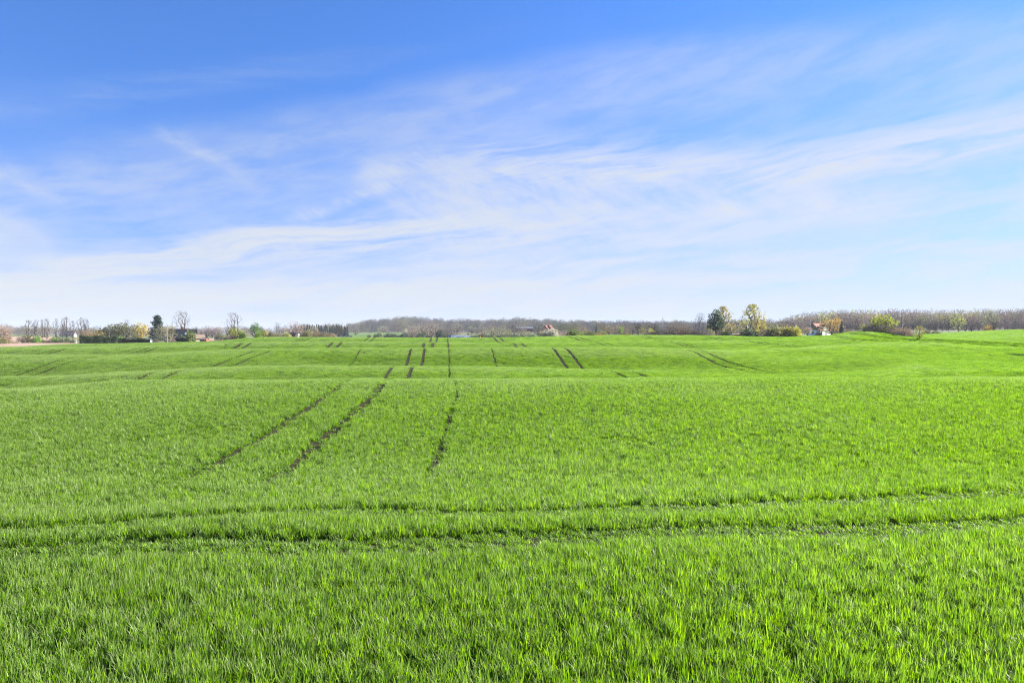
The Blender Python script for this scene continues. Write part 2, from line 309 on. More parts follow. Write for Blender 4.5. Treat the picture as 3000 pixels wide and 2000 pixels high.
def build_ground():
    ds = np.concatenate([np.arange(-38, 0, 2.0), np.arange(0, 60, .6), np.arange(60, 280, 1.1), np.geomspace(280, 6900, 150)])
    ws = np.linspace(-1.45, 1.45, 331)
    D, W = np.meshgrid(ds, ws, indexing='ij'); Xg = W*(D+42); Z = Hgt(Xg, D)
    nr, nc = D.shape
    Dc = .25*(D[:-1, :-1]+D[1:, :-1]+D[:-1, 1:]+D[1:, 1:]); Xc = .25*(Xg[:-1, :-1]+Xg[1:, :-1]+Xg[:-1, 1:]+Xg[1:, 1:])
    PX = 1500+F*Xc/np.maximum(Dc, 1.0)
    use = np.where(Dc < 120, 0, np.vectorize(land_use)(PX, Dc)).ravel()
    ii, jj = np.meshgrid(np.arange(nr-1), np.arange(nc-1), indexing='ij')
    a = (ii*nc+jj).ravel(); quads = np.stack([a, a+1, a+nc+1, a+nc], 1)
    V = np.stack([Xg, D, Z], -1).reshape(-1, 3)
    for k, (name, mat, label) in enumerate(GROUND):
        q = quads[use == k]
        if not len(q): continue
        idx, inv = np.unique(q, return_inverse=True)
        me = np_mesh(name, V[idx], inv.reshape(-1, 4)); o = data_obj(name, me, mat, smooth=True); tag(o, label, kind='structure')
build_ground()

# ------------------------------------------------------------------ the crop: wheat shoots as instanced tufts
def lowfreq(x, y, k, ph): return np.sin(x*k+ph)*np.sin(y*k*1.3+ph*2)+.6*np.sin((x+y)*k*2.1+ph*3)*np.sin((x-y)*k*1.7)
def crop_tone_shade(x, y):
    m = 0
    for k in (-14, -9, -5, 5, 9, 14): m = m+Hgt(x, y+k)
    c = np.clip((Hgt(x, y)-m/6-.02)/.35, -1, 1)*np.clip((y-22)/14, 0, 1)  # ridge shading painted into the leaf colour: crests lighter, hollows darker
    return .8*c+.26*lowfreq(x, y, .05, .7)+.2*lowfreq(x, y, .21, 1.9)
def leaf_mat(name, base, trans, gloss_r=.38, spec=.5, tmix=.45, var=.25, objcol=False, pale=0.0, tip_sheen=0.0):
    m, g, b = nodemat(name); T = m.node_tree
    oi = T.nodes.new('ShaderNodeObjectInfo'); at_ = T.nodes.new('ShaderNodeAttribute'); at_.attribute_name = 'tint'
    hs = T.nodes.new('ShaderNodeHueSaturation'); hs2 = T.nodes.new('ShaderNodeHueSaturation')
    r = g.m('ADD', g.m('MULTIPLY', oi.outputs['Random'], .5), g.m('MULTIPLY', at_.outputs['Fac'], .5))
    val = g.rng(r, 0, 1, 1-var, 1+var, 'LINEAR')
    if tip_sheen:                                                             # ridge sheen and shade painted in by place, plus random crop patches
        to = T.nodes.new('ShaderNodeAttribute'); to.attribute_type = 'INSTANCER'; to.attribute_name = 'tone_shade'; tone_shade = to.outputs['Fac']
        val = g.m('MULTIPLY', val, g.rng(tone_shade, -1, 1, .78, 1.22, 'LINEAR'))
    hue = g.rng(oi.outputs['Random'], 0, 1, .515, .487, 'LINEAR')
    for h, c in ((hs, base), (hs2, trans)):
        if objcol: g.link(h.inputs['Color'], g.mix(1.0, oi.outputs['Color'], c+(1,), 'MULTIPLY'))
        else: g.link(h.inputs['Color'], c+(1,))
        g.link(h.inputs['Value'], val); g.link(h.inputs['Hue'], hue)
    bc = g.mix(g.rng(at_.outputs['Fac'], .72, .95, 0, pale), hs.outputs[0], (.23, .30, .09, 1)) if pale else hs.outputs[0]
    if tip_sheen:                                                             # leaf tips painted paler, standing in for sheen at grazing view
        ta = T.nodes.new('ShaderNodeAttribute'); ta.attribute_name = 'along'
        bc = g.mix(g.rng(ta.outputs['Fac'], .5, 1.0, 0, tip_sheen), bc, (.33, .38, .15, 1))
        bc = g.mix(g.rng(tone_shade, .1, 1.0, 0, .45), bc, (.27, .32, .14, 1))
    g.link(b.inputs['Base Color'], bc); b.inputs['Roughness'].default_value = gloss_r; b.inputs['Specular IOR Level'].default_value = spec
    tr = T.nodes.new('ShaderNodeBsdfTranslucent'); g.link(tr.inputs['Color'], g.mix(g.rng(tone_shade, .1, 1.0, 0, .4), hs2.outputs[0], (.34, .42, .16, 1)) if tip_sheen else hs2.outputs[0])
    mx = T.nodes.new('ShaderNodeMixShader'); mx.inputs[0].default_value = tmix
    T.links.new(b.outputs[0], mx.inputs[1]); T.links.new(tr.outputs[0], mx.inputs[2])
    T.links.new(mx.outputs[0], T.nodes['Material Output'].inputs['Surface'])
    return m
WHEAT = leaf_mat('wheat_leaf', (.060, .155, .003), (.215, .415, .001), .44, .20, .42, .85, pale=.42, tip_sheen=.68)

def tuft(seed, radius, nblade, width, h0, h1, segs=3):
    """a clump of wheat leaves: each blade a tapering strip that rises, then arches over"""
    r = np.random.default_rng(seed); V, Q, T, tint, along = [], [], [], [], []
    for k in range(nblade):
        a = r.random()*6.283; rad = radius*math.sqrt(r.random()); bx, by = rad*math.cos(a), rad*math.sin(a)
        L = r.uniform(h0, h1); th = r.random()*6.283; lean = r.uniform(.02, .24); bend = abs(r.normal(.14, .30)); tw = r.uniform(-.9, .9)
        w = width*r.uniform(.7, 1.25); p = np.array([bx, by, -.03]); base = len(V); t = r.random()
        for s in range(segs+1):
            f = s/segs; ang = lean+bend*f*f*1.5
            d = np.array([math.cos(th)*math.sin(ang), math.sin(th)*math.sin(ang), math.cos(ang)])
            if s: p = p+d*L/segs
            sx = th+math.pi/2+tw*f; ww = w*(1.0 if f < .5 else (1.02-f)*2)*.5*(.75+.25*min(1, f*4))
            off = np.array([math.cos(sx), math.sin(sx), .0])*ww
            if s < segs: V += [p-off, p+off]; tint += [t, t]; along += [f, f]
            else: V.append(p); tint.append(t); along.append(f)
        for s in range(segs-1): b = base+2*s; Q.append((b, b+1, b+3, b+2))
        b = base+2*(segs-1); T.append((b, b+1, b+2))
    me = np_mesh('wheat_tuft', np.array(V), Q, T)
    at_ = me.attributes.new('tint', 'FLOAT', 'POINT'); at_.data.foreach_set('value', np.array(tint, 'f'))
    at_ = me.attributes.new('along', 'FLOAT', 'POINT'); at_.data.foreach_set('value', np.array(along, 'f'))
    me.materials.append(WHEAT)
    return me
TUFTS = bpy.data.collections.new('wheat_tufts')
LODS = [dict(r=.045, n=14, w=.011, h=(.12, .23), s=4), dict(r=.072, n=22, w=.0125, h=(.12, .22), s=3), dict(r=.36, n=180, w=.018, h=(.12, .22), s=3), dict(r=.85, n=460, w=.038, h=(.12, .22), s=2)]
NV = 6
for li, l in enumerate(LODS):
    for v in range(NV):
        o = bpy.data.objects.new('wheat_tuft_%02d' % (li*NV+v), tuft(100+li*10+v, l['r'], l['n'], l['w'], *l['h'], l['s'])); TUFTS.objects.link(o)

def scatter_group(coll):
    ng = bpy.data.node_groups.new('crop_scatter', 'GeometryNodeTree')
    ng.interface.new_socket('Geometry', in_out='INPUT', socket_type='NodeSocketGeometry')
    ng.interface.new_socket('Geometry', in_out='OUTPUT', socket_type='NodeSocketGeometry')
    n = ng.nodes; gi = n.new('NodeGroupInput'); go = n.new('NodeGroupOutput')
    ci = n.new('GeometryNodeCollectionInfo'); ci.inputs['Collection'].default_value = coll
    ci.inputs['Separate Children'].default_value = True; ci.inputs['Reset Children'].default_value = True
    ip = n.new('GeometryNodeInstanceOnPoints'); ip.inputs['Pick Instance'].default_value = True
    def attr(nm, t):
        a = n.new('GeometryNodeInputNamedAttribute'); a.data_type = t; a.inputs['Name'].default_value = nm
        return [o for o in a.outputs if o.enabled and o.name == 'Attribute'][0]
    ng.links.new(gi.outputs[0], ip.inputs['Points']); ng.links.new(ci.outputs[0], ip.inputs['Instance'])
    ng.links.new(attr('pick', 'INT'), ip.inputs['Instance Index'])
    e2r = n.new('FunctionNodeEulerToRotation'); ng.links.new(attr('rot', 'FLOAT_VECTOR'), e2r.inputs[0]); ng.links.new(e2r.outputs[0], ip.inputs['Rotation'])
    ng.links.new(attr('size', 'FLOAT_VECTOR'), ip.inputs['Scale'])
    ng.links.new(ip.outputs[0], go.inputs[0])
    return ng
SCATTER = scatter_group(TUFTS)
def crop(name, P, lod, size, label):
    n = len(P); me = bpy.data.meshes.new(name); me.vertices.add(n); me.vertices.foreach_set('co', np.asarray(P, 'f').ravel())
    a = me.attributes.new('pick', 'INT', 'POINT'); a.data.foreach_set('value', (lod*NV+rng.integers(0, NV, n)).astype('i'))
    a = me.attributes.new('tone_shade', 'FLOAT', 'POINT'); a.data.foreach_set('value', (crop_tone_shade(P[:, 0], P[:, 1])+rng.normal(size=n)*.32).astype('f'))
    e = .5; sx = (Hgt(P[:, 0]+e, P[:, 1])-Hgt(P[:, 0]-e, P[:, 1]))/(2*e); sy = (Hgt(P[:, 0], P[:, 1]+e)-Hgt(P[:, 0], P[:, 1]-e))/(2*e)
    rot = np.stack([np.arctan(sy), -np.arctan(sx), np.zeros(n)], 1)
    # spin about the tuft's own axis: compose by adding the spin first (small tilts commute well enough)
    spin = rng.random(n)*6.283
    tx, ty = rot[:, 0].copy(), rot[:, 1].copy()
    rot = np.stack([tx*np.cos(spin)+ty*np.sin(spin), -tx*np.sin(spin)+ty*np.cos(spin), spin], 1)
    a = me.attributes.new('rot', 'FLOAT_VECTOR', 'POINT'); a.data.foreach_set('vector', rot.astype('f').ravel())
    a = me.attributes.new('size', 'FLOAT_VECTOR', 'POINT'); a.data.foreach_set('vector', size.astype('f').ravel())
    o = bpy.data.objects.new(name, me); C.objects.link(o)
    md = o.modifiers.new('scatter', 'NODES'); md.node_group = SCATTER
    tag(o, label, 'crop', kind='stuff')
    return o
def build_crop():
    Ps, Ls, Ss = [], [], []
    # from, to, tufts per m2, tuft kind, half width of a wheeling; the last two sow smaller tufts along the wheelings of the far zones
    zones = [(1.6, 12, 330, 0, .16, 0), (12, 40, 150, 1, .21, 0), (40, 112, 11, 2, .17, .58), (112, 270, 2.2, 3, .24, 1.2), (40, 112, 90, 1, .21, -.66), (112, 262, 30.0, 1, .30, -.62), (112, 262, 9.0, 2, .62, -1.3)]
    for d0, d1, dens, lod, hw, keep in zones:
        wmax = .80*d1+4; n = int(2*wmax*(d1-d0)*dens)
        if keep < 0:                                                   # only draw points beside the tracks
            per = int((d1-d0)*2*(-keep-hw)*dens); ys, xs = [], []
            for o, ta, tb, tw in TRACKS:
                yy = rng.uniform(d0, d1, per); yy = yy[(yy > ta) & (yy < tb)]; ys.append(yy); xs.append(tram_x(yy)+o+rng.choice([-1, 1], len(yy))*rng.uniform(max(.03, hw-.2*(1-tw)), -keep, len(yy)))
            x = np.concatenate(xs); y = np.concatenate(ys); n = len(x)
        else:
            x = rng.uniform(-wmax, wmax, n); y = rng.uniform(d0, d1, n)
        k = np.abs(x) < .80*y+3.5
        px = 1500+F*x/y; k &= y < wheat_edge(px)-.6
        td = track_dist(x, y); hd = head_dist(x, y)
        u = rng.random(n)
        hwv = hw*(1+.25*lowfreq(x, y, .9, 1.0))
        hw2 = .50*(1+.2*lowfreq(x, y, 1.3, 2.0))
        k &= ~((td < (keep if keep > 0 else hwv)) & (u > (.0 if keep > 0 else np.where(y < 40, .13, .05)+np.clip((17.5-y)/4, 0, .7))))
        k &= ~((hd < hw2) & (u > .55))
        x, y, td, hwv, hd, hw2 = x[k], y[k], td[k], hwv[k], hd[k], hw2[k]
        n = len(x)
        s = rng.uniform(.8, 1.2, n)
        hgt = rng.uniform(.6, 1.35, n)*(1+.10*lowfreq(x, y, .35, .3)+.07*lowfreq(x, y, 1.7, 2.1))
        # plants in and beside the wheelings stay shorter
        hgt *= np.where(td < hwv, .45, np.where(td < hwv+.12, .85, 1))*np.where(hd < hw2, .38, np.where(hd < hw2+.12, .8, 1))
        Ps.append(np.stack([x, y, Hgt(x, y)], 1)); Ls.append(np.full(n, lod)); Ss.append(np.stack([s, s, hgt], 1))
    P = np.concatenate(Ps); Lx = np.concatenate(Ls); Sz = np.concatenate(Ss)
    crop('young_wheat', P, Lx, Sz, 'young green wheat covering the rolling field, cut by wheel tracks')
    # the field beyond the bank
    n = 16000; px = rng.uniform(2640, 3250, n); d = np.sqrt(rng.uniform(150**2, 262**2, n))
    k = (d > wheat_edge(px)+5); px, d = px[k], d[k]; x = (px-1500)/F*d
    s = rng.uniform(.8, 1.2, len(x)); Pn = np.stack([x, d, Hgt(x, d)], 1)
    pb = rng.uniform(2445, 3200, 9000); db = wheat_edge(pb)+rng.uniform(-.6, 1, 9000)*np.where(pb < 2690, 17, 4.5); xb = (pb-1500)/F*db
    sb = rng.uniform(.8, 1.3, len(xb)); crop('bank_grass', np.stack([xb, db, Hgt(xb, db)], 1), np.full(len(xb), 2), np.stack([sb, sb, sb*rng.uniform(1.2, 2.6, len(xb))], 1), 'rough longer grass on the bank under the hedge')
    crop('young_crop', Pn, np.full(len(x), 3), np.stack([s, s, s*.7], 1), 'green crop of the second field beyond the grassy bank')
build_crop()
#@@END_FIELD

# ------------------------------------------------------------------ trees, bushes and woods
def objcol_mat(name, rough=.9, mul=1.0):
    m, g, b = nodemat(name); T = m.node_tree; oi = T.nodes.new('ShaderNodeObjectInfo')
    tc = T.nodes.new('ShaderNodeTexCoord'); n = g.noise(tc.outputs['Object'], 14, 4, .6)
    c = g.mix(1.0, oi.outputs['Color'], g.mix(n, (.55*mul, .55*mul, .55*mul, 1), (1.4*mul, 1.4*mul, 1.4*mul, 1)), 'MULTIPLY')
    g.link(b.inputs['Base Color'], c); b.inputs['Roughness'].default_value = rough; b.inputs['Specular IOR Level'].default_value = .2
    return m
FOLIAGE = leaf_mat('foliage', (1, 1, 1), (1.2, 1.2, .7), .6, .3, .36, .35, objcol=True)
TWIG = objcol_mat('twigs'); BARK = objcol_mat('bark')

def skeleton(pts, base_h, bf=.35):
    """join crown points to a trunk: each new point is tied to the node that keeps both twig and whole path short"""
    nodes = [np.array([0, 0, 0.]), np.array([.004, .003, base_h*.5]), np.array([-.004, .006, base_h])]; par = [-1, 0, 1]; pl = [0, base_h*.5, base_h]
    pts = pts[np.argsort(np.linalg.norm(pts-np.array([0, 0, base_h]), axis=1))]
    N_ = np.zeros((len(pts)+3, 3)); N_[:3] = nodes; PL = np.zeros(len(pts)+3); PL[:3] = pl; n = 3
    for p in pts:
        d = np.linalg.norm(N_[1:n]-p, axis=1); k = 1+int(np.argmin(d+bf*(PL[1:n]+.0)))
        N_[n] = p; PL[n] = PL[k]+d[k-1]; par.append(k); n += 1
    cnt = np.ones(n)
    for i in range(n-1, 0, -1): cnt[par[i]] += cnt[i]
    return N_, np.array(par), cnt
def tubes(P0, P1, R0, R1, k=4):
    """prisms round segments"""
    n = len(P0); d = P1-P0; L_ = np.linalg.norm(d, axis=1, keepdims=True)+1e-9; d = d/L_
    a = np.cross(d, np.where(np.abs(d[:, 2:3]) > .9, [[1., 0, 0]], [[0, 0, 1.]])); a /= np.linalg.norm(a, axis=1, keepdims=True)+1e-9
    b = np.cross(d, a); V = np.zeros((n, 2*k, 3)); Q = []
    for j in range(k):
        t = 2*math.pi*j/k; o = math.cos(t)*a+math.sin(t)*b
        V[:, j] = P0+o*R0[:, None]; V[:, k+j] = P1+o*R1[:, None]
    base = (np.arange(n)*2*k)[:, None]
    Q = np.concatenate([base+np.array([[j, (j+1) % k, k+(j+1) % k, k+j]]) for j in range(k)])
    return V.reshape(-1, 3), Q
def strips(P0, P1, w, r):
    """flat twigs"""
    d = P1-P0; o = np.cross(d, r.normal(size=d.shape)); o /= np.linalg.norm(o, axis=1, keepdims=True)+1e-9; o *= w[:, None]*.5
    V = np.stack([P0-o, P0+o, P1+o*.4, P1-o*.4], 1).reshape(-1, 3)
    return V, np.arange(len(V)).reshape(-1, 4)
def leaves(Cn, size, r):
    n = len(Cn); a = r.normal(size=(n, 3)); a /= np.linalg.norm(a, axis=1, keepdims=True); b = np.cross(a, r.normal(size=(n, 3))); b /= np.linalg.norm(b, axis=1, keepdims=True)
    s = (size*r.uniform(.6, 1.4, n))[:, None]
    V = np.stack([Cn-a*s, Cn-b*s*.7, Cn+a*s, Cn+b*s*.7], 1).reshape(-1, 3)
    return V, np.arange(len(V)).reshape(-1, 4)
def lobes(u, r, k=7, amp=.22):
    c = r.normal(size=(k, 3)); c /= np.linalg.norm(c, axis=1, keepdims=True)
    return 1-amp+2*amp*np.max(np.clip(u@c.T, 0, 1)**3, axis=1)
def sample_crown(shape, n, r):
    u = r.normal(size=(n, 3)); u /= np.linalg.norm(u, axis=1, keepdims=True); q = r.random(n)
    if shape == 'round':
        rad = q**.45*lobes(u, r); p = u*rad[:, None]*[.5, .5, .40]; p[:, 2] += .60
    elif shape == 'oval':
        rad = q**.40*lobes(u, r, 9, .25); p = u*rad[:, None]*[.5, .5, .47]; p[:, 2] = np.maximum(p[:, 2]+.52, .10)
    elif shape == 'vase':
        z = .16+.84*r.random(n)**.9; th = r.random(n)*6.283; rr = .5*np.sqrt(q)*(np.clip((z-.06)/.45, 0, 1)**.8)*np.sqrt(np.clip(1.06-z, 0, 1))*1.30
        p = np.stack([rr*np.cos(th), rr*np.sin(th), z], 1)
    elif shape == 'cone':
        z = .12+.88*r.random(n)**1.3; th = r.random(n)*6.283; rr = .5*q**.5*np.clip(1.05-z, 0, 1)**.72*1.28*np.clip((z-.02)/.25, 0, 1)**.5
        rr *= 1+.34*np.sin(th*3+z*7)*np.sin(z*15); p = np.stack([rr*np.cos(th), rr*np.sin(th), z], 1)
    elif shape == 'bush':
        u[:, 2] = np.abs(u[:, 2]); rad = q**.4*lobes(u, r, 8, .25); p = u*rad[:, None]*[.5, .5, .93]; p[:, 2] += .03
    elif shape == 'poplar':
        z = .22+.78*r.random(n); th = r.random(n)*6.283; rr = .5*q**.6*np.sin(np.clip((z-.12)/.9, 0, 1)*math.pi)**.6
        rr *= .45+.55*np.abs(np.sin(z*11+th)); p = np.stack([rr*np.cos(th), rr*np.sin(th), z], 1)
    return p
def make_tree(name, shape, seed, npts=330, base=.2, nleaf=0, leaf=.03, spread=.035, ntwig=4, twl=.055, tww=.006, rtip=.0028, trunk_r=.03, bf=.35, stems=0):
    """unit-sized plant: (trunk mesh, crown mesh)"""
    r = np.random.default_rng(seed); P = sample_crown(shape, npts, r)
    nd, par, cnt = skeleton(P, base, bf)
    rad = np.minimum(rtip*cnt**.5, trunk_r*1.2); rad[0] = trunk_r*1.25; rad[1] = trunk_r
    i = np.arange(1, len(nd)); pi = par[1:]
    big = cnt[1:] >= 5
    tv, tq = tubes(nd[pi][big], nd[i][big], rad[pi][big], rad[i][big], 5)
    trunk = np_mesh(name+'_trunk', tv, tq); trunk.materials.append(BARK)
    V, Q, M = [], [], []
    def add(v, q, m):
        off = sum(len(a) for a in V); V.append(v); Q.append(q+off); M.append(np.full(len(q), m))
    add(*strips(nd[pi][~big], nd[i][~big], np.maximum(rad[i][~big]*2.2, tww), r), 0)
    if ntwig:
        t = np.repeat(nd[3:], ntwig, 0); d = r.normal(size=t.shape); d[:, 2] += .5
        out = t-np.array([0, 0, .45]); out /= np.linalg.norm(out, axis=1, keepdims=True)+1e-9
        d = d*.7+out; d /= np.linalg.norm(d, axis=1, keepdims=True)
        e = t+d*(twl*r.uniform(.5, 1.4, len(t)))[:, None]; e[:, 2] = np.clip(e[:, 2], .01, 1.02)
        add(*strips(t, e, np.full(len(t), tww), r), 0)
    if nleaf:
        t = nd[3:][cnt[3:] < 6]; c = t[r.integers(0, len(t), nleaf)]+r.normal(size=(nleaf, 3))*spread
        c[:, 2] = np.clip(c[:, 2], .015, 1.0); add(*leaves(c, leaf, r), 1)
    me = np_mesh(name+'_crown', np.concatenate(V), np.concatenate(Q)); me.materials.append(TWIG); me.materials.append(FOLIAGE)
    me.polygons.foreach_set('material_index', np.concatenate(M).astype('i'))
    a = me.attributes.new('tint', 'FLOAT', 'FACE'); a.data.foreach_set('value', r.random(len(me.polygons)).astype('f'))
    return trunk, me
def make_spruce(seed, tiers=22, sparse=1.0):
    r = np.random.default_rng(seed); V, Q = [], []; n0 = 0
    Cn, A = [], []
    for k in range(tiers):
        z = .06+.93*k/tiers; R_ = .5*(1-z)**.85*r.uniform(.8, 1.1); nb = max(4, int(11*(1-z)+3))
        for j in range(nb):
            th = 6.283*(j+r.random()*.7)/nb; L_ = R_*r.uniform(.65, 1.12)
            for s in np.linspace(.15, 1, 7):
                for q in range(2): Cn.append((math.cos(th)*L_*s+r.normal()*.018, math.sin(th)*L_*s+r.normal()*.018, z-.10*L_*s*s*2+r.normal()*.012))
    v, q = leaves(np.array(Cn), .030*sparse, r)
    cr = np_mesh('spruce_crown', v, q); cr.materials.append(FOLIAGE)
    a = cr.attributes.new('tint', 'FLOAT', 'FACE'); a.data.foreach_set('value', r.random(len(cr.polygons)).astype('f'))
    tv, tq = tubes(np.array([[0, 0, 0.], [0, 0, .5]]), np.array([[0, 0, .5], [0, 0, .99]]), np.array([.022, .012]), np.array([.012, .002]), 6)
    tr = np_mesh('spruce_trunk', tv, tq); tr.materials.append(BARK)
    return tr, cr
def make_pine(seed):
    r = np.random.default_rng(seed); P = []
    blobs = [(0, 0, .86, .20, .13), (-.18, .05, .74, .22, .12), (.2, -.05, .68, .24, .12), (-.28, 0, .54, .2, .10), (.05, .15, .55, .26, .13), (.3, .1, .48, .18, .09), (-.12, -.15, .42, .26, .11), (.14, -.1, .34, .24, .09), (-.3, .05, .36, .16, .07), (.02, .05, .7, .25, .14), (-.05, 0, .28, .18, .06)]
    tips = []
    for x, y, z, rr, rz in blobs:
        n = int(900*rr); u = r.normal(size=(n, 3)); u /= np.linalg.norm(u, axis=1, keepdims=True)
        P.append(u*(r.random(n)**.35)[:, None]*[rr, rr, rz]+[x, y, z]); tips.append((x, y, z-rz*.5))
    v, q = leaves(np.concatenate(P), .026, r); cr = np_mesh('pine_crown', v, q); cr.materials.append(FOLIAGE)
    a = cr.attributes.new('tint', 'FLOAT', 'FACE'); a.data.foreach_set('value', r.random(len(cr.polygons)).astype('f'))
    nd, par, cnt = skeleton(np.array(tips), .12, .3)
    i = np.arange(1, len(nd)); pi = par[1:]; rad = .009*cnt**.55
    tv, tq = tubes(nd[pi], nd[i], rad[pi], rad[i], 6); tr = np_mesh('pine_trunk', tv, tq); tr.materials.append(BARK)
    return tr, cr
def make_fir(seed):
    """an old fir: broad, uneven whorls of upswept boughs with sky between them"""
    r = np.random.default_rng(seed); Cn = []; S0, S1 = [], []
    for k in range(15):
        z = .10+.86*k/15; R_ = .58*(1-z)**.8*r.uniform(.7, 1.1); nb = r.integers(4, 7)
        for j in range(nb):
            th = 6.283*(j+r.random()*.8)/nb; L_ = R_*r.uniform(.6, 1.15); S0.append((0, 0, z)); S1.append((math.cos(th)*L_*.9, math.sin(th)*L_*.9, z+.10*L_))
            for s in np.linspace(.2, 1, 9):
                for q in range(4): Cn.append((math.cos(th)*L_*s+r.normal()*.026, math.sin(th)*L_*s+r.normal()*.026, z+.14*L_*s*s+r.normal()*.016))
    v, q = leaves(np.array(Cn), .026, r); cr = np_mesh('fir_crown', v, q); cr.materials.append(FOLIAGE)
    a = cr.attributes.new('tint', 'FLOAT', 'FACE'); a.data.foreach_set('value', r.random(len(cr.polygons)).astype('f'))
    S0 += [(0, 0, 0), (0, 0, .5)]; S1 += [(0, 0, .5), (0, 0, .99)]; n = len(S0)
    tv, tq = tubes(np.array(S0, float), np.array(S1, float), np.array([.006]*(n-2)+[.024, .014]), np.array([.002]*(n-2)+[.014, .002]), 5)
    tr = np_mesh('fir_trunk', tv, tq); tr.materials.append(BARK)
    return tr, cr
PROTO = {
 'bare': [make_tree('bare', 'round', 11+k, 300, .18, ntwig=4, tww=.005, twl=.06, rtip=.0026, bf=.5, trunk_r=.024) for k in range(4)],
 'vase': [make_tree('vase', 'vase', 31+k, 230, .10, ntwig=3, twl=.06, tww=.0045, bf=.6, rtip=.0026, trunk_r=.022) for k in range(3)],
 'poplar': [make_tree('poplar', 'poplar', 41+k, 210, .22, ntwig=4, twl=.05, tww=.0065, rtip=.0032, trunk_r=.016, bf=.2) for k in range(4)],
 'wood': [make_tree('wood', 'oval', 51+k, 330, .14, ntwig=9, twl=.055, tww=.0085, bf=.4) for k in range(5)],
 'woodleaf': [make_tree('woodleaf', 'oval', 61+k, 260, .22, 500, .022, ntwig=4, tww=.007) for k in range(2)],
 'leafy': [make_tree('leafy', 'round', 71+k, 260, .16, 1300, .026, ntwig=2) for k in range(3)],
 'thin': [make_tree('thin', 'oval', 81+k, 300, .15, 650, .02, ntwig=4, spread=.03) for k in range(3)],
 'birch': [make_tree('birch', 'cone', 91+k, 420, .12, 1500, .017, .03, ntwig=4, twl=.05, bf=.22) for k in range(2)],
 'bush': [make_tree('bush', 'bush', 101+k, 200, .05, 1100, .045, .06, ntwig=3, twl=.09, tww=.01, bf=.6, trunk_r=.02) for k in range(4)],
 'twiggy': [make_tree('twiggy', 'bush', 111+k, 330, .04, 160, .03, .05, ntwig=9, twl=.11, tww=.010, bf=.7, trunk_r=.02) for k in range(3)],
 'spruce': [make_spruce(121+k) for k in range(2)],
 'pine': [make_pine(131)],
 'fir': [make_fir(141)],
}
KIND_NAME = dict(fir='fir_tree', bare='bare_tree', vase='bare_tree', poplar='poplar_tree', wood='woodland_tree', woodleaf='woodland_tree', leafy='leafy_tree', thin='budding_tree', birch='birch_tree', bush='bush', twiggy='bush', spruce='spruce_tree', pine='pine_tree')
KIND_CAT = dict(bush='bush', twiggy='bush')
_pi = {}
BARKC = (.17, .14, .115)
def plant(kind, px, wpx, ytop, d, col_, label, group=None, bark=BARKC, name=None, sink=.05, yscale=1.0):
    """a tree or bush on the line of sight px at distance d, wpx photo pixels wide, its top at row ytop"""
    k = _pi.get(kind, 0); _pi[kind] = k+1; tr, cr = PROTO[kind][k % len(PROTO[kind])]
    p = at(px, d); w = wpx*d/F*(1.18 if kind in ('bush', 'twiggy', 'leafy', 'birch', 'thin') else 1.0); h = max((1000-ytop)*d/F-p.z, .6)
    o = empty(name or KIND_NAME[kind], (p.x, p.y, p.z-sink), 1.7*k); o.scale = (w, w*yscale, h)
    for nm, me, c in (('trunk' if kind not in ('bush', 'twiggy') else 'stem', tr, tuple(c*.55 for c in bark)), ('crown' if kind not in ('bush', 'twiggy') else 'foliage', cr, tuple(min(.8, c*(.6 if kind in ('bare', 'vase', 'poplar') else 1.45 if kind == 'wood' else 1.25 if kind == 'twiggy' else 1.1)) for c in col_))):
        q = data_obj(nm, me, parent=o); q.color = tuple(c)+(1,)
    if kind in ('bare', 'vase', 'poplar', 'wood'): o.children[-1].name = 'twigs'
    return tag(o, label, KIND_CAT.get(kind, 'tree'), group)
def hedge(px0, px1, d0, d1, ytop0, ytop1, depth, col_, label, leaf=.16, dens=95):
    """a clipped or grown-out hedge: leaves packed through a long ragged box, stems inside"""
    a, b = at(px0, d0), at(px1, d1); L_ = (b-a).length; ax = (b-a).normalized(); r = np.random.default_rng(int(px0))
    ha, hb = (1000-ytop0)*d0/F-a.z, (1000-ytop1)*d1/F-b.z
    o = empty('hedge', a); n = int(L_*depth*max(ha, hb)*1.5*dens/ max(.6, depth*.5)); s = r.random(n); t = r.random(n); v = r.random(n)
    hh = (ha+(hb-ha)*s)*(1+.10*np.sin(s*L_*1.1+px0)+.08*np.sin(s*L_*2.7))
    edge = r.random(n) < .75; v = np.where(edge & (t > .4), np.sqrt(v), v)
    lat = (t-.5)*depth*(1+.12*np.sin(s*L_*2.1))
    P = np.stack([ax.x*s*L_-ax.y*lat, ax.y*s*L_+ax.x*lat, (b.z-a.z)*s+v*hh], 1)
    vv, q = leaves(P, leaf, r); me = np_mesh('hedge_foliage', vv, q); me.materials.append(FOLIAGE)
    at_ = me.attributes.new('tint', 'FLOAT', 'FACE'); at_.data.foreach_set('value', r.random(len(me.polygons)).astype('f'))
    f = data_obj('foliage', me, parent=o); f.color = tuple(col_)+(1,)
    m = int(L_/.9)+2; s = np.linspace(.02, .98, m); B = np.stack([ax.x*s*L_, ax.y*s*L_, (b.z-a.z)*s], 1); hh = (ha+(hb-ha)*s)*.8
    vv, q = tubes(B, B+np.stack([r.normal(size=m)*.1, r.normal(size=m)*.1, hh], 1), np.full(m, .05), np.full(m, .02), 5)
    g_ = data_obj('stems', np_mesh('hedge_stems', vv, q), BARK, o); g_.color = BARKC+(1,); g_['kind'] = 'stuff'
    return tag(o, label, 'hedge')

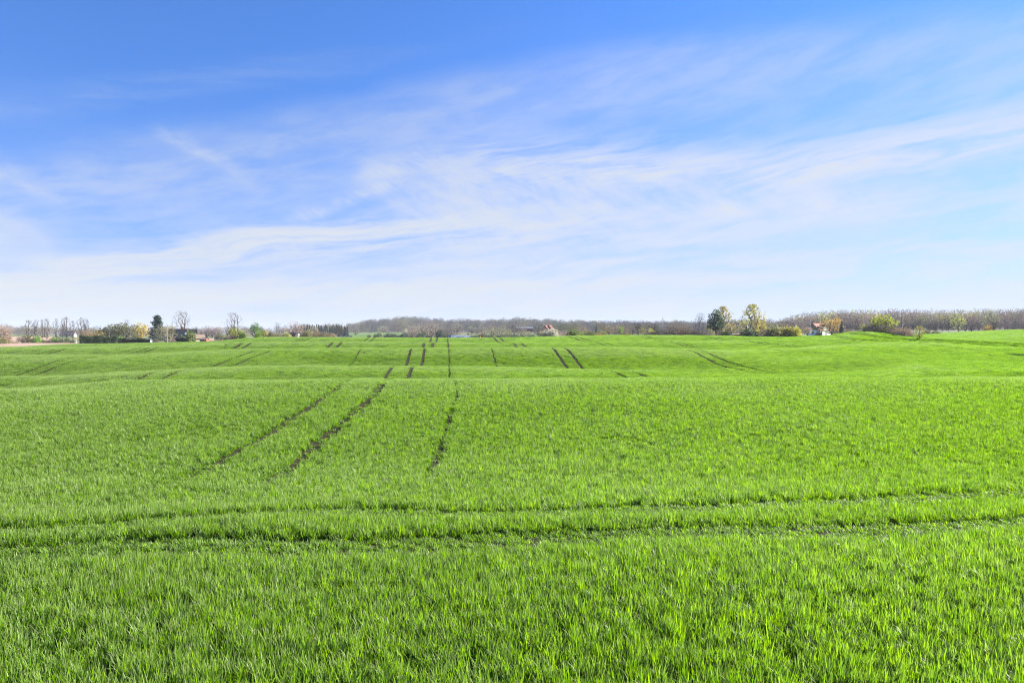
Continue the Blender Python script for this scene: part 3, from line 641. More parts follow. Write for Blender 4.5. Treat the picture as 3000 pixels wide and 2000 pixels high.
OLIVE, YEL, GRN, DKG, RUST, TAN, BRN, PINK = (.20, .19, .08), (.36, .31, .07), (.17, .27, .04), (.06, .10, .035), (.28, .17, .07), (.34, .27, .18), (.20, .155, .125), (.30, .21, .17)
GREYT = (.21, .175, .15)
ORD = ['first', 'second', 'third', 'fourth', 'fifth', 'sixth', 'seventh', 'eighth', 'ninth', 'tenth']
def build_plants():
    P = plant
    # --- far left: bare poplars and scrub at the edge of the ploughed strip
    g = 'bare poplars along the ploughed strip'
    for k, (px, w, y) in enumerate(((104, 24, 937), (124, 18, 936), (137, 20, 933), (165, 18, 934), (184, 15, 931), (195, 22, 929), (214, 18, 940), (238, 26, 931), (251, 24, 933))):
        P('poplar', px, w*1.5, y, 338+(px % 5)*2, (.16, .135, .12), 'tall bare poplar behind the ploughed strip, %s from the ivy grown one' % ORD[k], g)
    P('poplar', 84, 40, 938, 340, (.10, .11, .07), 'poplar with dark ivy clumps at the end of the bare poplar row')
    P('twiggy', 4, 44, 950, 305, (.27, .19, .14), 'tall reddish brown twiggy bush at the end of the ploughed strip', bark=GREYT)
    P('bush', 2, 34, 985, 300, OLIVE, 'olive bush at the foot of the tall twiggy one')
    P('bush', 83, 26, 981, 334, (.22, .20, .08), 'olive bush under the ivy grown poplar')
    P('bush', 109, 20, 982, 330, (.20, .32, .05), 'round bright green bush under the bare poplars', 'round bright green bushes under the poplars')
    P('bush', 163, 17, 984, 330, (.20, .32, .05), 'round bright green bush under the bare poplars', 'round bright green bushes under the poplars')
    P('twiggy', 145, 20, 990, 330, TAN, 'low tan bush between two bright green bushes')
    P('bush', 128, 16, 993, 333, (.14, .17, .08), 'low dark green bush beside a bright green one')
    P('bush', 190, 36, 985, 330, (.17, .20, .12), 'wide grey green bush under the bare poplars')
    P('twiggy', 208, 16, 990, 332, OLIVE, 'small olive bush beside the wide grey green one')
    P('twiggy', 62, 22, 984, 322, (.10, .085, .07), 'dark heap of brushwood on the ploughed field edge', name='brushwood_heap')
    for px, w, y in ((36, 20, 995), (50, 16, 997)): P('twiggy', px, w, y, 318, (.42, .34, .24), 'pale dry reeds beside the brushwood heap', 'dry reeds beside the brushwood heap', name='reed_clump')
    P('twiggy', 253, 30, 967, 335, RUST, 'rust brown bush left of the evergreen hedge end')
    P('bush', 290, 44, 962, 335, (.28, .22, .09), 'broad olive yellow bush rising behind the evergreen hedge')
    hedge(233, 345, 272, 280, 984, 985, 2.6, (.05, .085, .035), 'tall dark evergreen hedge beside the wheat')
    hedge(345, 440, 283, 288, 992, 992, 1.5, (.045, .065, .03), 'low clipped dark hedge in front of the pale shed')
    P('leafy', 329, 58, 950, 305, (.13, .13, .06), 'dense olive oak standing over the evergreen hedge', bark=(.12, .1, .08))
    P('leafy', 364, 62, 945, 308, (.12, .125, .06), 'tallest dense olive oak behind the low hedge', bark=(.12, .1, .08))
    P('vase', 372, 26, 936, 325, GREYT, 'thin bare tree showing above the olive oaks')
    P('leafy', 412, 42, 944, 328, (.36, .30, .08), 'yellow leafed tree between the olive oak and the dark conifer')
    P('bush', 355, 18, 980, 296, GRN, 'light green bush under the olive oaks')
    P('twiggy', 400, 26, 975, 318, OLIVE, 'olive shrub below the yellow tree')
    P('fir', 461, 64, 919, 318, (.045, .075, .06), 'tall dark blue green conifer beside the farmhouse', bark=(.1, .08, .06))
    P('thin', 486, 48, 945, 294, (.26, .23, .11), 'olive budding tree in front of the dark conifer', bark=(.30, .26, .22))
    P('twiggy', 456, 16, 989, 296, BRN, 'brown shrub at the foot of the dark conifer')
    P('twiggy', 505, 18, 988, 297, BRN, 'brown shrub at the foot of the budding tree')
    P('vase', 533, 66, 910, 384, GREYT, 'large bare tree rising behind the farmhouse chimney', bark=(.26, .22, .19))
    P('bush', 538, 20, 979, 318, (.10, .15, .06), 'dark green bush in front of the farmhouse roof')
    P('bush', 560, 26, 967, 312, (.22, .24, .07), 'upright yellow green bush by the farmhouse gable')
    hedge(513, 556, 309, 311, 991, 991, 1.4, (.04, .06, .03), 'short dark hedge in front of the farmhouse')
    g = 'bare scrub behind the outbuilding'
    for px, w, y in ((588, 24, 961), (605, 34, 953), (622, 30, 959), (641, 32, 956)): P('wood', px, w, y, 600, (.26, .20, .17), 'bare pinkish brown tree beyond the ploughed slope behind the outbuilding', g)
    P('bush', 644, 26, 974, 440, (.16, .17, .11), 'grey green bush above the ploughed slope')
    P('vase', 683, 68, 916, 296, GREYT, 'spreading bare tree above green bushes', bark=(.2, .17, .14))
    P('bush', 690, 52, 955, 294, (.25, .26, .08), 'yellow green bush at the foot of the spreading bare tree')
    P('bush', 711, 18, 968, 286, (.30, .38, .05), 'bright yellow green bush beside the spreading bare tree')
    P('twiggy', 678, 26, 980, 284, PINK, 'low pinkish twiggy bush below the spreading bare tree')
    P('leafy', 748, 30, 946, 286, (.13, .22, .05), 'small round bright green tree beyond the field edge')
    P('bush', 757, 18, 968, 282, GRN, 'bright green bush at the foot of the round green tree')
    P('bush', 774, 22, 963, 290, (.26, .26, .09), 'olive bush right of the round green tree')
    P('bush', 793, 17, 966, 285, (.14, .14, .06), 'dark olive ball shaped bush at the field edge')
    P('twiggy', 816, 22, 972, 290, (.26, .23, .12), 'tan twiggy bush between the dark ball bush and the pale green one')
    P('bush', 839, 24, 971, 288, (.34, .36, .14), 'pale green bush by the red shed')
    P('vase', 814, 34, 944, 345, (.30, .25, .21), 'pale bare tree behind the tan bush', bark=(.32, .28, .25))
    P('wood', 860, 48, 942, 350, (.33, .24, .20), 'large pinkish bare tree behind the red shed')
    P('wood', 834, 26, 957, 372, (.22, .18, .16), 'small grey bare tree left of the pinkish one')
    P('wood', 884, 34, 949, 364, (.30, .23, .18), 'pinkish brown bare tree right of the largest pinkish one')
    P('twiggy', 882, 20, 975, 288, OLIVE, 'olive shrub right of the red shed')
    P('bush', 902, 24, 965, 290, (.24, .22, .09), 'round olive bush in front of the dark pine plantation')
    P('wood', 921, 26, 954, 340, (.38, .32, .22), 'pale tan bare tree in front of the dark pine plantation')
    P('twiggy', 927, 34, 971, 283, (.27, .22, .12), 'long dry thicket at the field edge', 'dry thicket in front of the pine plantation')
    P('twiggy', 949, 36, 968, 284, (.27, .22, .12), 'long dry thicket at the field edge', 'dry thicket in front of the pine plantation')
    P('twiggy', 974, 24, 976, 286, (.44, .34, .22), 'pale dry reeds beside the lone round tree', name='reed_clump')
    P('bare', 996, 42, 944, 335, (.24, .20, .16), 'lone round crowned bare tree behind the parked dark cars', bark=(.15, .13, .12))
    # --- dark pine plantation
    for k in range(26):
        px = 884+k*5.4+random.uniform(-2, 2); P('spruce', px, random.uniform(14, 19), 950+random.uniform(-2, 4)+max(0, (k-20))*1.2, 690+random.uniform(0, 50), (.04, .06, .05), 'dark pine of the plantation edge', 'pines of the dark plantation')
    # --- scrub and trees behind the road
    for px, w, y, c, lab in ((1081, 12, 978, (.07, .10, .06), 'small round dark bush alone in the green far field'), (1097, 11, 975, (.08, .12, .06), 'dark bush beside the pale green field tree'), (1111, 18, 966, (.17, .22, .11), 'pale green small tree in the far field'), (1134, 18, 973, (.06, .09, .05), 'dark bush at the left end of the field hedge'), (1152, 30, 974, (.07, .09, .06), 'dark low bush in the middle of the field hedge'), (1182, 34, 971, (.07, .10, .06), 'dark bush where the field hedge meets the grove')):
        P('bush', px, w, y, 590, c, lab)
    P('wood', 1043, 22, 958, 760, (.25, .22, .17), 'olive grey bare tree at the edge of the green far field')
    P('wood', 1123, 30, 953, 900, (.34, .28, .20), 'pale tan round tree before the wooded hill')
    P('vase', 1166, 38, 942, 860, (.30, .25, .20), 'tall bare tree at the corner of the green far field', bark=(.34, .26, .18))
    P('bush', 1187, 14, 962, 760, (.55, .52, .48), 'small white flowering tree by the grove')
    lab, g = 'tan bare tree of the grove behind the road', 'tan bare trees of the grove behind the road'
    for px, w, y in ((1204, 44, 953), (1222, 40, 948), (1240, 46, 946), (1262, 48, 944), (1282, 40, 950), (1252, 40, 955), (1218, 36, 962)): P('wood', px, w, y, 560+(px % 7)*8, (.33, .27, .20), lab, g)
    lab, g = 'brown bare tree between the tan grove and the lorry', 'brown bare trees behind the lorry'
    for px, w, y in ((1296, 36, 957), (1312, 40, 956), (1332, 40, 957)): P('wood', px, w, y, 570, (.20, .16, .13), lab, g)
    P('bush', 1232, 26, 970, 545, (.08, .11, .06), 'dark ivy bush under the tan grove')
    P('bush', 1288, 22, 962, 552, (.06, .085, .055), 'dark ivy grown bush beside the brown bare trees')
    P('bush', 1308, 26, 976, 540, (.07, .09, .06), 'dark low bush behind the rear of the lorry')
    lab, g = 'olive grey tree on the slope behind the road', 'olive grey trees on the slope behind the road'
    for px, w, y in ((1341, 30, 945), (1382, 34, 954), (1412, 22, 949), (1440, 26, 952), (1398, 36, 960)): P('wood', px, w, y, 860, (.26, .24, .17), lab, g)
    lab, g = 'olive tan bushy tree in the hedgerow behind the road', 'olive tan trees of the hedgerow behind the road'
    for px, w, y in ((1424, 44, 961), (1445, 40, 958), (1470, 50, 955), (1492, 34, 962), (1527, 40, 966), (1548, 36, 968)): P('woodleaf', px, w, y, 540+(px % 5)*8, (.27, .25, .14), lab, g)
    lab, g = 'dark green bush in the hedgerow behind the road', 'dark bushes of the hedgerow behind the road'
    for px, w, y in ((1366, 24, 976), (1386, 24, 978), (1412, 30, 974), (1436, 26, 975), (1462, 28, 977), (1484, 24, 978), (1506, 30, 978), (1532, 34, 979), (1556, 26, 978)): P('bush', px, w, y, 520, (.075, .10, .05), lab, g)
    P('bare', 1505, 56, 938, 640, (.22, .18, .15), 'big round crowned bare tree left of the far barn')
    P('bare', 1576, 34, 944, 620, (.21, .18, .14), 'round bare tree between the far barn and the red roofed farm')
    P('wood', 1532, 30, 950, 700, (.30, .24, .20), 'small pinkish tree by the big round bare one')
    P('bush', 1590, 26, 968, 300, (.24, .23, .12), 'olive bush left of the white flowering bushes')
    P('bush', 1618, 30, 959, 280, (.42, .41, .39), 'large white flowering bush at the field edge')
    P('bush', 1602, 24, 962, 292, (.32, .31, .30), 'greyish white flowering bush behind the large white one')
    P('twiggy', 1600, 40, 974, 276, (.08, .09, .05), 'dark thicket at the foot of the white flowering bushes')
    P('twiggy', 1638, 26, 966, 285, (.42, .34, .29), 'pinkish pale twiggy bush right of the white flowering bush')
    P('twiggy', 1655, 24, 967, 288, (.36, .29, .24), 'pinkish brown twiggy bush left of the green dome bush')
    P('bush', 1681, 34, 961, 268, (.14, .19, .05), 'large dome shaped green bush at the field edge')
    P('bush', 1707, 20, 968, 280, (.20, .24, .09), 'small green bush right of the green dome bush')
    P('bush', 1731, 30, 968, 265, (.13, .15, .05), 'low dome shaped olive green bush at the field edge')
    P('twiggy', 1756, 28, 974, 262, (.40, .22, .13), 'low rust coloured bush at the field edge')
    P('spruce', 1747, 16, 943, 430, (.09, .10, .06), 'thin sparse conifer rising behind the rust coloured bush')
    P('bush', 1768, 32, 964, 285, (.20, .23, .10), 'green bush behind the rust coloured bush')
    for px, w, y, c, lab in ((1703, 40, 952, (.30, .24, .19), 'pinkish grey bare tree behind the green dome bush'), (1782, 28, 952, (.36, .27, .14), 'orange tinted bare tree left of the twin trunked one'), (1802, 34, 951, (.27, .22, .18), 'twin trunked bare tree near the field edge'), (1830, 30, 958, (.23, .22, .13), 'olive bare tree behind the low olive bushes')):
        P('woodleaf', px, w, y, 350, c, lab)
    P('leafy', 1819, 16, 954, 320, (.26, .33, .09), 'slim light green tree beside the twin trunked bare tree')
    P('bush', 1836, 30, 971, 262, (.22, .19, .09), 'low olive brown bush at the field edge')
    P('twiggy', 1818, 20, 976, 275, (.13, .13, .16), 'low greyish bush under the slim light green tree')
    lab, g = 'bare tree with a ragged crown left of the radio mast', 'ragged bare trees left of the radio mast'
    for px, w, y in ((1852, 28, 951), (1870, 44, 937), (1892, 34, 942), (1913, 42, 940)): P('wood' if px in (1852, 1892) else 'bare', px, w, y, 335+(px % 4)*6, (.25, .20, .16), lab, g)
    P('thin', 1885, 34, 955, 300, (.28, .26, .12), 'olive budding tree under the ragged bare trees', bark=(.36, .30, .24))
    P('bush', 1910, 16, 962, 268, (.30, .32, .07), 'small yellow green bush in the dark hedgerow')
    lab, g = 'bare tree with a round crown right of the radio mast', 'round bare trees right of the radio mast'
    for px, w, y in ((1960, 34, 948), (1976, 40, 943), (1998, 28, 941), (2018, 30, 948)): P('wood', px, w, y, 345, (.30, .24, .18), lab, g)
    P('vase', 1958, 50, 958, 254, (.34, .28, .18), 'fan shaped shrub with pale stems in the dark hedgerow', bark=(.44, .36, .26))
    lab, g = 'dark brown thicket of the hedgerow left of the pine', 'dark brown hedgerow thickets left of the pine'
    for px, w, y, c in ((1906, 34, 970, (.15, .125, .10)), (1927, 40, 964, (.15, .125, .10)), (1948, 34, 968, (.16, .13, .10)), (1982, 40, 962, (.18, .14, .11)), (2004, 44, 959, (.24, .17, .12)), (2028, 44, 960, (.20, .16, .12)), (2052, 40, 965, (.17, .14, .11)), (2075, 30, 967, (.24, .20, .15))): P('twiggy', px, w, y, 250+(px % 3)*3, c, lab, g)
    P('vase', 2053, 48, 917, 275, (.28, .24, .21), 'slender bare tree left of the dark pine', bark=(.30, .26, .23))
    P('birch', 2118, 74, 898, 285, (.38, .32, .11), 'yellow budding birch right behind the dark pine', bark=(.4, .36, .32))
    P('pine', 2098, 58, 904, 262, (.035, .07, .05), 'dark blue green pine in front of the yellow birch', bark=(.22, .15, .10))
    P('bush', 2131, 30, 965, 250, (.05, .07, .03), 'very dark bush between the pine and the pale gabled house')
    P('twiggy', 2110, 26, 968, 252, BRN, 'brown shrub at the foot of the pine')
    P('birch', 2203, 84, 892, 276, (.40, .36, .10), 'tallest yellow green birch between the houses', bark=(.4, .36, .32))
    P('thin', 2224, 36, 922, 285, (.46, .33, .09), 'golden yellow tree leaning out right of the tall birch')
    P('twiggy', 2178, 30, 965, 268, (.33, .26, .20), 'pinkish shrub in front of the pale gabled house')
    P('bush', 2199, 50, 960, 236, (.035, .07, .03), 'dark green pointed bush at the field edge below the birch')
    P('wood', 2240, 28, 942, 300, (.27, .20, .18), 'brown bare tree right of the golden tree')
    P('wood', 2260, 24, 934, 420, (.25, .20, .18), 'grey brown bare tree behind the grey roofed building')
    P('vase', 2235, 20, 958, 240, (.33, .27, .20), 'thin pale shrub right of the dark pointed bush', bark=(.4, .34, .26))
    for px, w, y, c, lab in ((2252, 36, 957, (.22, .17, .12), 'brown thicket at the left end of the big bush group'), (2272, 42, 949, (.27, .24, .10), 'olive bush of the big bush group'), (2297, 46, 950, (.30, .27, .09), 'yellow olive bush in the middle of the big bush group'), (2318, 40, 952, (.20, .19, .07), 'dark olive bush of the big bush group'), (2334, 26, 950, (.42, .40, .07), 'sunlit yellow bush at the right end of the big bush group')):
        P('bush' if px != 2252 else 'twiggy', px, w, y, 234+(px % 3)*2, c, lab)
    P('twiggy', 2308, 40, 946, 246, (.36, .26, .17), 'tan twiggy bush topping the big bush group')
    lab, g = 'brown bare tree left of the white house', 'brown bare trees left of the white house'
    for px, w, y in ((2285, 34, 934), (2305, 34, 930), (2325, 34, 934), (2342, 30, 945), (2356, 26, 952)): P('wood', px, w, y, 470, (.28, .22, .19), lab, g)
    # --- white house garden
    P('bare', 2402, 24, 949, 386, (.12, .11, .11), 'dark round topped tree in front of the white house', bark=(.10, .09, .09))
    P('bush', 2400, 18, 969, 384, (.10, .09, .10), 'dark round bush in front of the white house')
    P('thin', 2437, 52, 926, 380, (.52, .33, .08), 'golden orange willow beside the white house', bark=(.22, .18, .12))
    P('thin', 2452, 18, 922, 400, (.48, .28, .07), 'narrow orange tree top behind the golden willow')
    P('spruce', 2465, 22, 941, 368, (.035, .055, .055), 'dark garden spruce right of the golden willow')
    P('twiggy', 2450, 18, 964, 372, (.17, .14, .12), 'dark brown bush between the willow and the garden spruce')
    P('twiggy', 2483, 22, 961, 366, (.30, .25, .15), 'tan bush right of the garden spruce')
    P('leafy', 2366, 22, 957, 392, (.33, .24, .20), 'pinkish budding tree at the left corner of the white house')
    # --- the hedge on the bank
    P('thin', 2531, 24, 944, 186, (.34, .34, .07), 'small yellow green tree at the left end of the bank hedge', bark=(.3, .26, .15))
    P('twiggy', 2553, 42, 947, 187, (.23, .17, .14), 'dark brown twiggy bush on the bank')
    P('leafy', 2586, 66, 922, 188, (.28, .31, .05), 'largest yellow green tree on the bank', bark=(.2, .17, .10))
    P('twiggy', 2576, 34, 955, 184, (.16, .15, .07), 'dark bush under the largest tree on the bank')
    P('twiggy', 2608, 44, 951, 184, (.26, .24, .10), 'olive bush right of the largest tree on the bank')
    P('twiggy', 2630, 46, 955, 181, (.38, .28, .20), 'pinkish tan twiggy bush on the bank', 'pinkish twiggy bushes on the bank')
    P('twiggy', 2652, 44, 958, 178, (.38, .28, .20), 'pinkish tan twiggy bush on the bank', 'pinkish twiggy bushes on the bank')
    P('twiggy', 2667, 26, 970, 172, (.42, .29, .22), 'low pink bush at the right end of the bank hedge')
    P('thin', 2693, 27, 949, 163, (.34, .32, .07), 'single yellow green shrub right of the bank hedge', bark=(.34, .28, .16))
    # --- right: lone trees before the beech wood
    P('thin', 2809, 36, 918, 455, (.38, .40, .12), 'pale yellow green tree in front of the beech wood', bark=(.3, .27, .2))
    P('wood', 2846, 44, 928, 470, (.27, .20, .17), 'brown bare tree right of the pale yellow green one')
    P('woodleaf', 2903, 48, 909, 560, (.30, .30, .16), 'tall pale green tree rising before the beech wood')
    P('bare', 2911, 38, 934, 400, (.24, .19, .15), 'round grey bare tree on the crest of the second field')
    P('bush', 2893, 22, 950, 402, (.42, .32, .09), 'small golden bush left of the round grey tree')
    P('wood', 2951, 20, 944, 410, (.28, .20, .17), 'small brown bare tree on the crest of the second field')
    lab, g = 'thin bare tree standing before the beech wood', 'thin bare trees before the beech wood'
    for px, w, y in ((2722, 20, 940), (2741, 24, 942), (2760, 26, 936), (2778, 22, 940), (2828, 24, 944), (2865, 22, 942)): P('bare', px, w, y, 450, (.24, .19, .16), lab, g)
    P('bush', 2716, 22, 964, 300, (.13, .15, .07), 'dark low bush right of the single shrub', 'dark low bushes behind the second field')
    P('bush', 2740, 24, 966, 300, (.13, .15, .07), 'dark low bush right of the single shrub', 'dark low bushes behind the second field')
    P('leafy', 3180, 120, 872, 122, (.20, .24, .07), 'round leafy tree beyond the right edge of the wheat')
    # --- the beech wood on the right
    top = ([2200, 2270, 2310, 2350, 2420, 2480, 2560, 2582, 2600, 2640, 2700, 2740, 2850, 2900, 3000, 3300], [952, 944, 928, 917, 908, 906, 905, 911, 906, 904, 908, 907, 906, 903, 904, 905])
    for row, (d, off, step) in enumerate(((790, 0, 23), (700, 3, 24), (615, 8, 26))):
        px = 2255+row*55
        while px < 3090:
            y = np.interp(px, *top)+off+random.uniform(-1.5, 4.5)
            q = random.random(); leafy = q < .17
            c = random.choice([(.32, .31, .12), (.26, .28, .11), (.36, .33, .12)]) if leafy else random.choice([(.34, .25, .18), (.29, .225, .16), (.38, .29, .20), (.28, .225, .17), (.33, .28, .16)])
            P('woodleaf' if leafy else 'wood', px, random.uniform(38, 56), y, d+random.uniform(-18, 18), c, 'yellow green budding tree in the beech wood' if leafy else 'purplish brown bare beech of the wood', 'budding trees of the beech wood' if leafy else 'bare beeches of the wood', bark=(.24, .20, .18))
            px += step*random.uniform(.75, 1.2)
build_plants()
def number_row(group, text, anchor):
    """count a row of look-alikes off from a landmark on the line of sight anchor"""
    row = [o for o in C.objects if o.parent is None and o.get('group') == group]
    row.sort(key=lambda o: abs(1500+F*o.location.x/o.location.y-anchor))
    for k, o in enumerate(row): o['label'] = text % (ORD[k] if k < 10 else ('%dst' if k == 20 else '%dnd' if k == 21 else '%drd' if k == 22 else '%dth') % (k+1))
for a in (('tan bare trees of the grove behind the road', 'tan bare tree of the grove behind the road, %s from the lorry', 1347), ('brown bare trees behind the lorry', 'brown bare tree beside the tan grove, %s from the lorry', 1347),
          ('olive grey trees on the slope behind the road', 'olive grey tree on the slope behind the road, %s from the lorry', 1330), ('olive tan trees of the hedgerow behind the road', 'olive tan bushy tree of the roadside hedgerow, %s from the lorry', 1380),
          ('dark bushes of the hedgerow behind the road', 'dark green bush of the roadside hedgerow, %s from the lorry', 1350), ('ragged bare trees left of the radio mast', 'ragged crowned bare tree on the twin trunk side of the mast, %s from the mast', 1942),
          ('round bare trees right of the radio mast', 'round crowned bare tree on the pine side of the mast, %s from the mast', 1942), ('dark brown hedgerow thickets left of the pine', 'dark brown thicket of the field hedgerow, %s from the dark pine', 2098),
          ('brown bare trees left of the white house', 'brown bare tree between bush group and white house, %s from the house', 2398), ('thin bare trees before the beech wood', 'thin bare tree before the beech wood, %s from the single shrub', 2693),
          ('bare scrub behind the outbuilding', 'bare pinkish brown tree beyond the ploughed slope, %s from the outbuilding', 578), ('pines of the dark plantation', 'dark pine of the plantation edge, %s from the lone round tree', 1030),
          ('round bright green bushes under the poplars', 'round bright green bush under the poplars, %s from the ivy grown one', 84), ('dark low bushes behind the second field', 'dark low bush behind the second field, %s from the single shrub', 2693)):
    number_row(*a)

# far woods that read as one mass
def far_wood(name, spots, label, cols, smin, smax):
    coll = bpy.data.collections.new(name+'_kinds')
    for k, c in enumerate(cols):
        o = bpy.data.objects.new('%s_%02d' % (name, k), PROTO['wood'][k % 5][1].copy()); o.data.materials[0] = wood_mat(name+str(k), c); coll.objects.link(o)
    ng = scatter_group(coll); n = len(spots); me = bpy.data.meshes.new(name); me.vertices.add(n)
    P = np.array([(*at(px, d)[:2], at(px, d).z-.5) for px, d in spots]); me.vertices.foreach_set('co', P.astype('f').ravel())
    a = me.attributes.new('pick', 'INT', 'POINT'); a.data.foreach_set('value', rng.integers(0, len(cols), n).astype('i'))
    a = me.attributes.new('rot', 'FLOAT_VECTOR', 'POINT'); a.data.foreach_set('vector', np.stack([np.zeros(n), np.zeros(n), rng.random(n)*6.28], 1).astype('f').ravel())
    s = rng.uniform(smin, smax, n); a = me.attributes.new('size', 'FLOAT_VECTOR', 'POINT'); a.data.foreach_set('vector', np.stack([s*.85, s*.85, s], 1).astype('f').ravel())
    o = bpy.data.objects.new(name, me); C.objects.link(o); o.modifiers.new('scatter', 'NODES').node_group = ng
    tag(o, label, 'woodland', kind='stuff')
def wood_mat(name, c):
    m, g, b = nodemat(name); oi = m.node_tree.nodes.new('ShaderNodeObjectInfo')
    g.link(b.inputs['Base Color'], g.mix(oi.outputs['Random'], tuple(x*.75 for x in c)+(1,), tuple(x*1.25 for x in c)+(1,))); b.inputs['Roughness'].default_value = .95
    return m
sp = []
while len(sp) < 1500:
    px = rng.uniform(985, 2260); d = rng.uniform(1240, 1900)
    if px < 1060 and d < 1240+(1060-px)*6: continue
    sp.append((px, d))
far_wood('wooded_hill', sp, 'grey brown bare woodland covering the far hill', [(.17, .125, .11), (.11, .10, .085), (.25, .20, .14), (.20, .20, .10), (.13, .105, .105), (.12, .145, .07)], 11, 25)
sp = [(rng.uniform(-150, 1000), rng.uniform(820, 1000)) for _ in range(330)]
far_wood('distant_tree_belt', sp, 'distant belt of bare trees along the left horizon', [(.25, .20, .18), (.21, .18, .16), (.26, .22, .16), (.20, .20, .135)], 8, 14)
sp = [(rng.uniform(1560, 2300), rng.uniform(620, 900)) for _ in range(110)]
far_wood('middle_tree_belt', sp, 'belt of bare brown trees between the field edge and the far hill', [(.24, .18, .115), (.19, .15, .10), (.27, .20, .14), (.20, .19, .08), (.15, .17, .07)], 9, 15)
sp = [(rng.uniform(2235, 3120), rng.uniform(585, 640)) for _ in range(150)]
far_wood('wood_undergrowth', sp, 'brown and olive undergrowth along the foot of the beech wood', [(.26, .19, .14), (.22, .19, .10), (.20, .15, .12)], 4, 8)
#@@END_PLANTS

# ------------------------------------------------------------------ buildings
def plain(name, c, rough=.7, var=.12, scale=3.0, spec=.3, metal=0):
    m, g, b = nodemat(name); tc = m.node_tree.nodes.new('ShaderNodeTexCoord'); n = g.noise(tc.outputs['Object'], scale, 5, .6)
    g.link(b.inputs['Base Color'], g.mix(n, tuple(x*(1-var) for x in c)+(1,), tuple(min(1, x*(1+var)) for x in c)+(1,)))
    b.inputs['Roughness'].default_value = rough; b.inputs['Specular IOR Level'].default_value = spec; b.inputs['Metallic'].default_value = metal
    return m
M = dict(white=plain('whitewash', (.78, .77, .73)), cream=plain('cream_render', (.60, .52, .40)), red_wood=plain('red_boards', (.34, .06, .05)), dark_roof=plain('dark_slate', (.016, .02, .026), .85, .3, 3, .1), red_roof=plain('red_tiles', (.20, .045, .03), .8, .25, 6), orange_roof=plain('orange_tiles', (.15, .05, .03), .8, .2, 6), tan_roof=plain('tan_tiles', (.20, .145, .105), .8, .2, 6), grey_roof=plain('grey_sheets', (.15, .155, .16), .6, .2), pale_roof=plain('pale_sheets', (.14, .145, .15), .5, .1), brick=plain('brick', (.32, .09, .06)), verge=plain('verge_boards', (.24, .12, .07)), glass=plain('window_glass', (.03, .04, .05), .08, .2, 1, .6), frame=plain('window_frame', (.75, .75, .73)), pink=plain('pale_plaster', (.62, .54, .50)), green_roof=plain('mossy_roof', (.06, .08, .07), .8, .3), dark=plain('dark_opening', (.03, .03, .03)), pale_blue=plain('pale_blue_boards', (.22, .27, .30)), maroon=plain('maroon_boards', (.18, .04, .05)))
def box_bm(bm, x0, x1, y0, y1, z0, z1):
    v = [bm.verts.new((x, y, z)) for z in (z0, z1) for x, y in ((x0, y0), (x1, y0), (x1, y1), (x0, y1))]
    for f in ((3, 2, 1, 0), (4, 5, 6, 7), (0, 1, 5, 4), (1, 2, 6, 5), (2, 3, 7, 6), (3, 0, 4, 7)): bm.faces.new([v[i] for i in f])
def bm_obj(name, bm, mat, parent=None, bevel=0, smooth=False):
    if bevel: bmesh.ops.bevel(bm, geom=bm.edges[:], offset=bevel, segments=2, affect='EDGES')
    me = bpy.data.meshes.new(name); bm.to_mesh(me); bm.free()
    return data_obj(name, me, mat, parent, smooth)
def box(name, dims, mat, parent=None, bevel=0):
    bm = bmesh.new(); box_bm(bm, *dims); return bm_obj(name, bm, mat, parent, bevel)
def prism(name, prof, y0, y1, mat, parent=None, bevel=0, axis='y'):
    """extrude a closed profile [(a, z)] along y (or x)"""
    f = (lambda a, y, z: (a, y, z)) if axis == 'y' else (lambda a, y, z: (y, a, z))
    V = [f(a, y0, z) for a, z in prof]+[f(a, y1, z) for a, z in prof]; n = len(prof)
    bm = bmesh.new(); vs_ = [bm.verts.new(v) for v in V]
    bm.faces.new(vs_[:n]); bm.faces.new(vs_[n:][::-1])
    for i in range(n): bm.faces.new([vs_[i], vs_[n+i], vs_[n+(i+1) % n], vs_[(i+1) % n]])
    bmesh.ops.recalc_face_normals(bm, faces=bm.faces[:])
    return bm_obj(name, bm, mat, parent, bevel)
def window(par, face, a, z, w, h, L_, W_, mat='frame', name='window'):
    """face: 'f' front (-y), 'r' right (+x), 'l' left (-x); a along the wall"""
    t = .06
    if face == 'f': fr = (a-w/2, a+w/2, -W_/2-t, -W_/2+.02, z, z+h); pn = (a-w/2+.1, a+w/2-.1, -W_/2-t-.012, -W_/2-.01, z+.1, z+h-.1)
    else:
        s = 1 if face == 'r' else -1; X0 = s*L_/2
        fr = (min(X0, X0+s*t)-.0, max(X0, X0+s*t), a-w/2, a+w/2, z, z+h); pn = (min(X0, X0+s*(t+.012)), max(X0, X0+s*(t+.012)), a-w/2+.1, a+w/2-.1, z+.1, z+h-.1)
    f = box(name, fr, M[mat], par); box('pane', pn, M['glass'], f)
    return f
